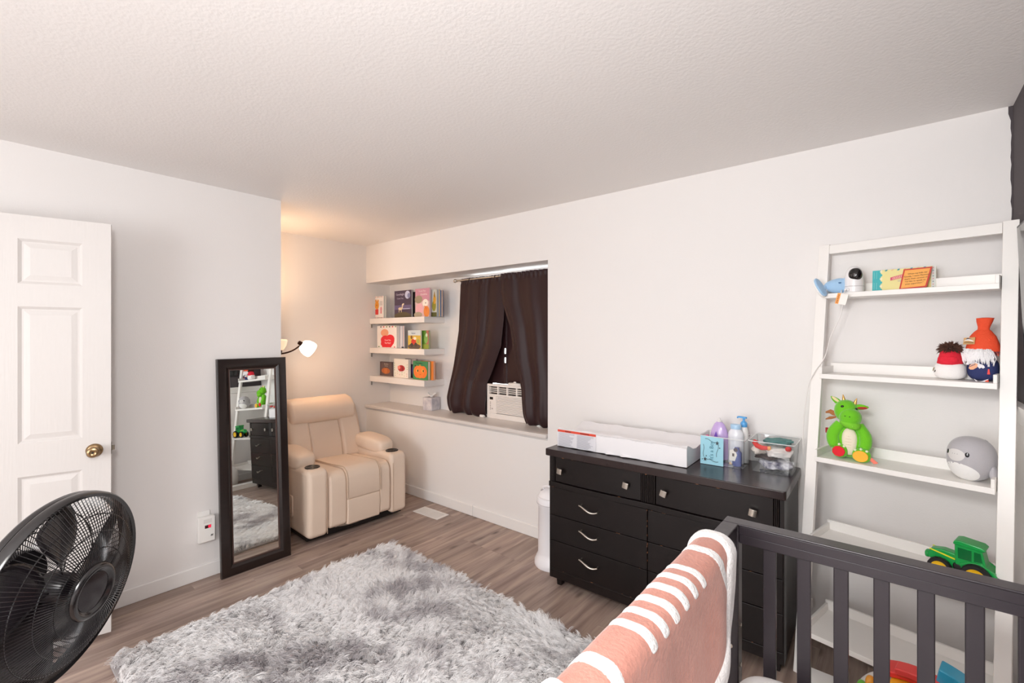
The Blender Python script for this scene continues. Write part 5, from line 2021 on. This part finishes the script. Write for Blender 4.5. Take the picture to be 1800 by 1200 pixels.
# ---------------------------------------------------------------- tier 4: toy tractor
tr = thing('toy_tractor', 'green toy tractor with yellow wheel hubs on fourth tier', 'toy tractor', (*lw(0.53, 0.125, 0)[:2], TZ[4] + 0.001), (0, 0, R(-14)))
tr.scale = (1.06, 1.0, 1.12)
TG = M('10a048', 0.3, coat=0.3)
TYR = M('151414', 0.6)
YEL = M('f5c518', 0.35)
g = G()
g.prism([(-0.085, 0.055), (-0.09, 0.07), (-0.078, 0.088), (-0.045, 0.094), (-0.01, 0.09), (-0.005, 0.04), (-0.03, 0.035), (-0.06, 0.045)], 'y', -0.022, 0.022)
g.build('hood', tr, TG, bevel=0.006, seg=3)
g = G()
g.prism([(-0.012, 0.04), (-0.014, 0.128), (-0.008, 0.135), (0.055, 0.128), (0.066, 0.075), (0.09, 0.06), (0.075, 0.035), (0.03, 0.03)], 'y', -0.032, 0.032)
g.build('cab', tr, TG, bevel=0.005, seg=3)
g = G()
g.prism([(-0.018, 0.126), (-0.014, 0.139), (0.0, 0.142), (0.055, 0.136), (0.066, 0.128), (0.06, 0.122)], 'y', -0.036, 0.036)
g.build('roof', tr, TG, bevel=0.004, seg=3)
for ys in (-0.0325, 0.0325):
    for pl_ in ([(-0.004, 0.083), (-0.005, 0.118), (0.030, 0.117), (0.030, 0.083)], [(0.036, 0.085), (0.036, 0.116), (0.052, 0.115), (0.056, 0.087)]):
        g = G()
        g.prism(pl_, 'y', ys - 0.0008, ys + 0.0008)
        g.build('window', tr, M('0b6a34', 0.15), smooth=0)
    g = G()
    yy = ys * 0.71
    g.prism([(-0.083, 0.085), (-0.08, 0.0885), (-0.012, 0.075), (-0.012, 0.070)], 'y', yy - 0.0008, yy + 0.0008)
    g.build('side_stripe', tr, M('e9e12c', 0.4), smooth=0)
    g = G()
    g.prism([(0.002, 0.058), (0.03, 0.075), (0.06, 0.07), (0.085, 0.052), (0.095, 0.05), (0.085, 0.066), (0.055, 0.084), (0.02, 0.08), (-0.002, 0.066)], 'y', ys * 1.0 - 0.006, ys * 1.0 + 0.006)
    g.build('fender', tr, TG, bevel=0.003)
for cx, r_, hw_, ys in ((-0.052, 0.034, 0.010, 1), (-0.052, 0.034, 0.010, -1), (0.042, 0.040, 0.013, 1), (0.042, 0.040, 0.013, -1)):
    yc = ys * (0.034 if r_ < 0.04 else 0.044)
    g = G()
    g.x = Matrix.Translation((cx, yc, r_)) @ Matrix.Rotation(R(90 if ys < 0 else -90), 4, 'X')
    g.lathe([(r_ * 0.66, -hw_), (r_ * 0.93, -hw_), (r_, -hw_ * 0.6), (r_, hw_ * 0.6), (r_ * 0.93, hw_), (r_ * 0.66, hw_)], 28, cap=False)
    for k in range(16):
        a = 2 * PI * k / 16
        g.x = Matrix.Translation((cx, yc, r_)) @ Matrix.Rotation(a, 4, 'Y') @ Matrix.Translation((0, 0, r_ * 0.98))
        g.box(-0.0022, 0.0022, -hw_ * 0.9, hw_ * 0.9, -0.001, 0.0028 if False else 0.0006)
    wh = g.build('wheel', tr, TYR, smooth=35)
    g = G()
    g.x = Matrix.Translation((cx, yc, r_)) @ Matrix.Rotation(R(90 if ys < 0 else -90), 4, 'X')
    g.lathe([(0, hw_ * 0.3), (r_ * 0.3, hw_ * 0.35), (r_ * 0.55, hw_ * 0.7), (r_ * 0.68, hw_ * 1.06), (r_ * 0.66, hw_ * 0.5)], 26)
    g.build('hub', wh, YEL)
for ys in (-0.026, 0.026):
    g = G()
    g.se((-0.006, ys * 1.05, 0.052), (0.013, 0.006, 0.013), 0.8, 0.8, 16, 10)
    g.build('engine_block', tr, TYR)
g = G()
for yy in (-0.02, 0.02):
    g.tube([(0.075, yy, 0.05), (0.098, yy, 0.045), (0.098, yy, 0.015), (0.085, yy, 0.012)], 0.005, 8)
g.tube([(0.098, -0.02, 0.02), (0.098, 0.02, 0.02)], 0.005, 8)
g.build('hitch', tr, TYR)
g = G()
g.se((-0.09, 0, 0.062), (0.008, 0.02, 0.012), 0.7, 0.7, 14, 10)
g.build('nose_weight', tr, TG)

# ---------------------------------------------------------------- floor in front of the ladder
wb_ = thing('flat_white_box', 'flat white box lying on floor in front of ladder shelf', 'box', (-0.245, 2.20, 0), (0, 0, R(-1)))
g = G()
g.box(-0.055, 0.055, -0.19, 0.19, 0.0005, 0.046)
g.build('box_base', wb_, WHITE, bevel=0.004)
g = G()
g.box(-0.057, 0.057, -0.192, 0.192, 0.0465, 0.054)
g.build('box_lid', wb_, WHITE, bevel=0.004)

ty = thing('activity_toy', 'colourful plastic baby activity toy with blue, red and yellow arches', 'toy', (0.06, 2.14, 0.0), (0, 0, R(-10)))
ty.scale = (1, 1, 1.22)
TWH = M('f3f1ee', 0.3)
g = G()
g.se((0, 0, 0.10), (0.19, 0.15, 0.125), 0.75, 0.85, 36, 20, fn=lambda p: Vector((p.x, p.y, max(p.z, -0.8))))
g.build('white_base', ty, TWH, smooth=70)


def archpiece(name, col, r0, r1, y0, y1, a0, a1, zc=0.06, sx=1.15):
    g = G()
    g.prism([(x_ * sx, z_) for x_, z_ in arc(0, zc, r1, a0, a1, 14) + arc(0, zc, r0, a1, a0, 14)], 'y', y0, y1)
    return g.build(name, ty, M(col, 0.3, coat=0.2), bevel=0.004, seg=3)


archpiece('yellow_arch', 'f6b92a', 0.175, 0.198, -0.09, 0.02, 20, 108)
archpiece('red_arch', 'e2342f', 0.2, 0.216, -0.06, 0.03, 25, 118)
archpiece('blue_block', '2f9fc4', 0.232, 0.270, -0.05, 0.02, 58, 80)
archpiece('red_paddle', 'ea4440', 0.218, 0.236, -0.08, -0.02, 76, 102)
g = G()
g.x = Matrix.Translation((-0.02, -0.115, 0.205))
g.lathe([(0.042, -0.04), (0.05, 0.0), (0.053, 0.018), (0.048, 0.02), (0.043, 0.0), (0.03, -0.03), (0, -0.032)], 28)
g.build('green_cup', ty, M('27b45c', 0.3, coat=0.3))
for cx, cz, col in ((-0.15, 0.19, '6fc043'), (-0.125, 0.215, 'f2a63c'), (-0.07, 0.218, 'f2a63c'), (-0.165, 0.16, '58b4d8')):
    g = G()
    g.se((cx, -0.07, cz), (0.014, 0.02, 0.018), 0.8, 0.8, 16, 10)
    g.build('button', ty, M(col, 0.3))

# ================================================================== CRIB
crib = thing('crib', 'dark charcoal wooden baby crib with slatted sides in right foreground', 'crib', (0, 0, 0))
CRM = M('2f292e', 0.3, bump=0.02, bscale=80, spec=0.6)
YE = 1.53          # far end panel
XF, XK = -0.39, 0.325    # front (blanket) side and wall side
YNR = 0.17


def cbox(name, x0, x1, y0, y1, z0, z1, bev=0.004):
    g = G()
    g.box(x0, x1, y0, y1, z0, z1)
    return g.build(name, crib, CRM, bevel=bev, seg=3)


# corner posts
for xx in (XF, XK):
    for yy in (YE, YNR):
        p_ = cbox('corner_post', xx - 0.022, xx + 0.022, yy - 0.022, yy + 0.022, 0.0, 0.928)
        if xx == XF and yy == YE:
            for zz, dx in ((0.62, 0.0225), (0.50, 0.0225)):
                g = G()
                g.x = Matrix.Translation((xx + dx, yy, zz)) @ Matrix.Rotation(R(90), 4, 'Y')
                g.lathe([(0.0065, 0), (0.0065, 0.002), (0.003, 0.0022), (0.0025, 0.001), (0, 0.001)], 14)
                g.build('bolt', p_, NICKEL)
            g = G()
            g.x = Matrix.Translation((xx, yy - 0.0225, 0.56)) @ Matrix.Rotation(R(90), 4, 'X')
            g.lathe([(0.0065, 0), (0.0065, 0.002), (0.003, 0.0022), (0.0025, 0.001), (0, 0.001)], 14)
            g.build('bolt', p_, NICKEL)
# end panels
for yy in (YE, YNR):
    cbox('end_rail_cap', XF - 0.022, XK + 0.022, yy - 0.025, yy + 0.025, 0.9285, 0.935, 0.003)
    cbox('end_rail', XF + 0.0225, XK - 0.0225, yy - 0.020, yy + 0.020, 0.902, 0.928, 0.002)
    cbox('end_rail', XF + 0.0225, XK - 0.0225, yy - 0.016, yy + 0.016, 0.875, 0.9015, 0.002)
    cbox('bottom_rail', XF + 0.0225, XK - 0.0225, yy - 0.016, yy + 0.016, 0.22, 0.28, 0.003)
    for k in range(7):
        x0 = -0.305 + 0.0855 * k
        cbox('slat', x0, x0 + 0.0335, yy - 0.007, yy + 0.007, 0.2805, 0.8745, 0.003)
# long sides
for xx in (XF, XK):
    g = G()
    g.prism([(YNR + 0.0225, 0.928), (YE - 0.0225, 0.928), (YE - 0.0225, 0.824), (YE - 0.05, 0.824), (YE - 0.13, 0.868), (YNR + 0.13, 0.868), (YNR + 0.05, 0.824), (YNR + 0.0225, 0.824)], 'x', xx - 0.016, xx + 0.016)
    g.build('side_rail', crib, CRM, bevel=0.003, seg=3)
    cbox('side_rail_cap', xx - 0.022, xx + 0.022, YNR + 0.0255, YE - 0.0255, 0.9285, 0.935, 0.003)
    cbox('bottom_rail', xx - 0.016, xx + 0.016, YNR + 0.0225, YE - 0.0225, 0.22, 0.28, 0.003)
    for k in range(13):
        y0 = 0.262 + 0.0905 * k
        if y0 + 0.0335 < YE - 0.02:
            cbox('slat', xx - 0.007, xx + 0.007, y0, y0 + 0.0335, 0.2805, 0.8675, 0.003)
mat_ = thing('crib_mattress', 'crib mattress in white sheet printed with grey and pink shapes', 'mattress', (-0.0325, 0.85, 0.41))
SHEET = M('efecec', 0.85, bump=0.15, bscale=300)
g = G()
g.se((0, 0, 0.072), (0.325, 0.645, 0.073), 0.35, 0.22, 64, 20)
g.build('fitted_sheet', mat_, SHEET, smooth=70)
g = G()
rm_ = random.Random(12)
cc_ = ['a9a4a8', 'd9a59a', 'c3bcc0', 'e3b9b0']
gm = []
for k in range(70):
    x_, y_ = rm_.uniform(-0.26, 0.26), rm_.uniform(-0.56, 0.585)
    a = rm_.uniform(0, 3)
    ci = rm_.randrange(4)
    zz = 0.072 + 0.073 * (1 - (abs(x_) / 0.325) ** (2 / 0.35)) ** 0.175 * 0 + 0.0738
    pl_ = ell(x_, y_, rm_.uniform(0.012, 0.026), rm_.uniform(0.008, 0.014), a, 12)
    ok = all((abs(p[0]) / 0.325) ** 9 + (abs(p[1]) / 0.645) ** 9 < 0.45 for p in pl_)
    if not ok:
        continue
    def zt_(px, py):
        q_ = (abs(px) / 0.325) ** (2 / 0.22) + (abs(py) / 0.645) ** (2 / 0.22)
        return 0.072 + 0.073 * max(0.0, 1 - q_ ** (0.22 / 0.35)) ** (0.35 / 2) + 0.0008
    g.add([(p[0], p[1], zt_(*p)) for p in pl_], [tuple(range(12))], ci)
g.build('sheet_print', mat_, [M(c, 0.85) for c in cc_], smooth=0)
g = G()
for sx in (-0.30, 0.30):
    g.box(sx - 0.012, sx + 0.012, -0.62, 0.62, -0.03, -0.001)
g.box(-0.312, 0.312, -0.62, 0.62, -0.045, -0.03)
g.build('mattress_support', crib, BLACK, loc=(-0.0325, 0.85, 0.41), smooth=0)

# ================================================================== FOOTBALL BLANKET over the front side of the crib
bk_ = thing('football_blanket', 'terracotta football shaped plush blanket with white laces over crib rail', 'blanket', (-0.39, 0.96, 0.935))
FX, FZ = -0.39, 0.935
A_, RR_ = 0.012, 0.034


def bpt(s_, Y, off=0.0):
    sg = 1 if s_ >= 0 else -1
    a = abs(s_)
    if a <= A_:
        dx, z, nx, nz = a, 0.013, 0.0, 1.0
    elif a <= A_ + RR_ * PI / 2:
        ph = (a - A_) / RR_
        dx, z, nx, nz = A_ + RR_ * math.sin(ph), 0.013 - RR_ * (1 - math.cos(ph)), math.sin(ph), math.cos(ph)
    else:
        d = a - A_ - RR_ * PI / 2
        wv = 0.010 * math.sin((Y + 0.35 * d) * 17.0) * min(1, d / 0.12) + 0.006 * math.sin(Y * 31 + 2) * min(1, d / 0.15)
        dx, z, nx, nz = A_ + RR_ + 0.05 * d + wv * 0.8, 0.013 - RR_ - d, 1.0, 0.05
    dx += nx * off
    z += nz * off + 0.0016 * math.sin(Y * 26) * nz
    return (sg * dx, Y - 0.96, z)


def yend(s_):
    return 1.352 - 152.0 * abs(s_) ** 6


def ynear(s_):
    return 0.568 + 152.0 * abs(s_) ** 6


SM = 0.3695
TERRA = M('ca8f80', 0.95, bump=0.3, bscale=110, var=0.12, vscale=12, sheen=0.3, var2='c38778')
FLE = M('f3f1f0', 0.95, bump=0.6, bscale=130, sheen=0.3)


def patch(name, f, ns, nt, mat, off, parent=bk_, solid=0.0):
    g = G()

    def fn(u, v):
        s_, Y, e = f(u, v)
        return bpt(s_, Y, off * e)
    g.grid(fn, ns, nt)
    return g.build(name, parent, mat, smooth=80, solid=solid)


def bbody(u, v):
    s_ = -SM + 2 * SM * u
    return s_, ynear(s_) + (yend(s_) - ynear(s_)) * v, 0.0


g = G()
g.grid(lambda u, v: bpt(*bbody(u, v)[:2], 0.0), 90, 80)
g.build('blanket_cloth', bk_, TERRA, smooth=80, solid=0.008)


for far in (True, False):
    def ef(u, v, far=far):
        s_ = -SM + 2 * SM * u
        e_ = yend(s_) if far else ynear(s_)
        sl_ = 912.0 * abs(s_) ** 5
        wd_ = min((0.048 + 0.04 * min(1, abs(s_) / 0.09)) * math.sqrt(1 + sl_ * sl_), abs(yend(s_) - ynear(s_)) * 0.5 + 0.004)
        t_ = 2 * v - 1
        Y = e_ + (0.006 - wd_ * (1 - v)) * (1 if far else -1)
        return s_, Y, 1 - 0.9 * t_ ** 4
    patch('fleece_trim', ef, 110, 14, FLE, 0.014)
for k in range(6):
    yc = 1.102 - 0.0568 * k
    hw_ = 0.0185

    def lf(u, v, yc=yc):
        s0, s1 = -0.045, 0.066
        s_ = s0 + (s1 - s0) * u
        e0, e1 = (s_ - s0) / hw_, (s1 - s_) / hw_
        q_ = min(1.0, min(e0, e1))
        hh_ = hw_ * math.sqrt(max(0.0, 1 - (1 - q_) ** 2))
        t_ = 2 * v - 1
        return s_, yc + 0.07 * s_ + hh_ * t_, (1 - t_ ** 4) * min(1, q_ * 2)
    patch('lace', lf, 44, 8, FLE, 0.006)
for sgn, y0 in ((1, 1.225), (-1, 0.695)):
    def sf(u, v, sgn=sgn, y0=y0):
        s_ = -0.165 + 0.33 * u
        hw_ = 0.025
        t_ = 2 * v - 1
        Y = y0 + sgn * 3.2 * s_ * s_ + hw_ * t_
        Y = min(Y, yend(s_) - 0.002) if sgn > 0 else max(Y, ynear(s_) + 0.002)
        return s_, Y, 1 - t_ ** 4
    patch('white_stripe', sf, 60, 8, FLE, 0.005)

# ================================================================== PEDESTAL FAN
fan = thing('pedestal_fan', 'large black pedestal fan with round grille in left foreground', 'fan', (-1.549, 0.166, 0))
FB = M('110d12', 0.3, spec=0.6)
FBG = M('0e0b0e', 0.25, spec=0.7, coat=0.3)
FC = Vector((0, 0, 0.89))
nrm = Vector((math.cos(-0.1187) * math.cos(0.7704), math.cos(-0.1187) * math.sin(0.7704), math.sin(-0.1187)))
zx = nrm
ux = Vector((0, 0, 1)).cross(zx).normalized()
vx = zx.cross(ux)
FM = Matrix(((ux.x, vx.x, zx.x, FC.x), (ux.y, vx.y, zx.y, FC.y), (ux.z, vx.z, zx.z, FC.z), (0, 0, 0, 1)))
RF = 0.225


def gbuild(fnc, name, mat, parent=fan, smooth=60):
    g = G()
    g.x = FM
    fnc(g)
    return g.build(name, parent, mat, smooth=smooth)


gbuild(lambda g: g.lathe([(RF - 0.012, 0.010), (RF - 0.004, 0.013), (RF, 0.008), (RF + 0.001, -0.006), (RF - 0.002, -0.011), (RF - 0.012, -0.010), (RF - 0.014, 0.0), (RF - 0.012, 0.010)], 96, cap=False), 'front_ring', FBG)
gbuild(lambda g: g.lathe([(RF - 0.010, -0.014), (RF - 0.003, -0.013), (RF - 0.001, -0.022), (RF - 0.006, -0.030), (RF - 0.012, -0.028), (RF - 0.010, -0.014)], 96, cap=False), 'rear_ring', FBG)


def front_z(r):
    t_ = min(1, max(0, (r - 0.062) / (RF - 0.012 - 0.062)))
    return 0.070 - 0.062 * t_ ** 2.0


def wires(g, nw, zf, r0, r1, wr, tw=0.0):
    for k in range(nw):
        a0 = 2 * PI * k / nw
        pts = []
        for q_ in range(8):
            r_ = r0 + (r1 - r0) * q_ / 7
            a = a0 + tw * (q_ / 7)
            pts.append((r_ * math.cos(a), r_ * math.sin(a), zf(r_)))
        g.tube(pts, wr, 4)


fg = gbuild(lambda g: wires(g, 132, front_z, 0.056, RF - 0.010, 0.00105, 0.0), 'front_grille', FBG)
fg['kind'] = 'stuff'
for r_ in (0.098, 0.136, 0.174):
    gbuild(lambda g: g.tube([(r_ * math.cos(2 * PI * k / 96), r_ * math.sin(2 * PI * k / 96), front_z(r_) - 0.0016) for k in range(96)], 0.0016, 6, closed=True), 'grille_hoop', FBG)


def rear_z(r):
    t_ = min(1, max(0, (r - 0.08) / (RF - 0.012 - 0.08)))
    return -0.098 + 0.078 * t_ ** 2.2


rg = gbuild(lambda g: wires(g, 100, rear_z, 0.075, RF - 0.009, 0.0011, 0.25), 'rear_grille', FBG)
rg['kind'] = 'stuff'
for r_ in (0.12, 0.17):
    gbuild(lambda g: g.tube([(r_ * math.cos(2 * PI * k / 80), r_ * math.sin(2 * PI * k / 80), rear_z(r_)) for k in range(80)], 0.0016, 6, closed=True), 'grille_hoop', FBG)
hubp = gbuild(lambda g: g.lathe([(0.066, 0.062), (0.066, 0.068), (0.062, 0.076), (0.056, 0.0785), (0.050, 0.0765), (0.047, 0.0715), (0.0, 0.0715)], 48), 'hub_cap', FBG)
gbuild(lambda g: g.lathe([(0.0, 0.0722), (0.042, 0.0722), (0.0445, 0.0718)], 40, cap=False), 'hub_disc', M('2a2528', 0.12, 0.4), parent=hubp)


def blade(g, k):
    a0 = 2 * PI * k / 5

    def fn(u, v):
        r_ = 0.035 + (0.195 - 0.035) * v
        wd = R(26) + R(14) * math.sin(PI * min(1, v * 0.9 + 0.1))
        a = a0 + wd * (u - 0.5) * 2 * 0.8 + 0.5 * v
        return (r_ * math.cos(a), r_ * math.sin(a), -0.015 + 0.05 * (u - 0.5) * (0.6 + 0.4 * v))
    g.grid(fn, 10, 12)


for k in range(5):
    g = G()
    g.x = FM
    blade(g, k)
    g.build('blade', fan, M('241f23', 0.25, coat=0.3), smooth=80, solid=0.002)
gbuild(lambda g: g.lathe([(0.0, 0.028), (0.02, 0.026), (0.036, 0.012), (0.038, -0.035)], 32), 'blade_hub', FB)
gbuild(lambda g: g.lathe([(0.076, -0.099), (0.078, -0.105), (0.07, -0.15), (0.062, -0.2), (0.045, -0.225), (0, -0.232)], 36), 'motor_housing', FB)
g = G()
bx_ = FM @ Vector((0, 0, -0.15))
g.tube([bx_, bx_ + Vector((0, 0, -0.06)), (bx_.x, bx_.y, 0.70), (bx_.x, bx_.y, 0.62)], [0.03, 0.03, 0.024, 0.022], 20)
g.build('neck', fan, FB)
g = G()
g.tube([(bx_.x, bx_.y, 0.63), (bx_.x, bx_.y, 0.03)], 0.014, 20)
g.tube([(bx_.x, bx_.y, 0.34), (bx_.x, bx_.y, 0.30)], 0.022, 20)
g.build('pole', fan, FB)
g = G()
g.x = Matrix.Translation((bx_.x, bx_.y, 0))
g.lathe([(0.20, 0), (0.205, 0.006), (0.19, 0.018), (0.06, 0.035), (0.03, 0.05), (0.018, 0.07)], 48)
g.build('base', fan, FB)

# ================================================================== DARK SCREEN on the charcoal wall
tv = thing('wall_screen', 'black flat screen on charcoal wall at right picture edge', 'screen', (XR - 0.001, 2.09, 1.62), (0, R(-2.2), 0))
g = G()
g.box(-0.018, -0.006, -0.40, 0.385, -0.23, 0.28)
g.build('screen_body', tv, BLACK, bevel=0.004)
g = G()
g.add([(-0.0185, -0.39, -0.215), (-0.0185, 0.375, -0.215), (-0.0185, 0.375, 0.27), (-0.0185, -0.39, 0.27)], [(0, 3, 2, 1)])
g.build('screen_glass', tv, M('08080a', 0.08), smooth=0)
g = G()
g.box(-0.006, -0.0005, -0.1, 0.1, -0.08, 0.12)
g.build('wall_bracket', tv, BLACK, bevel=0.002)
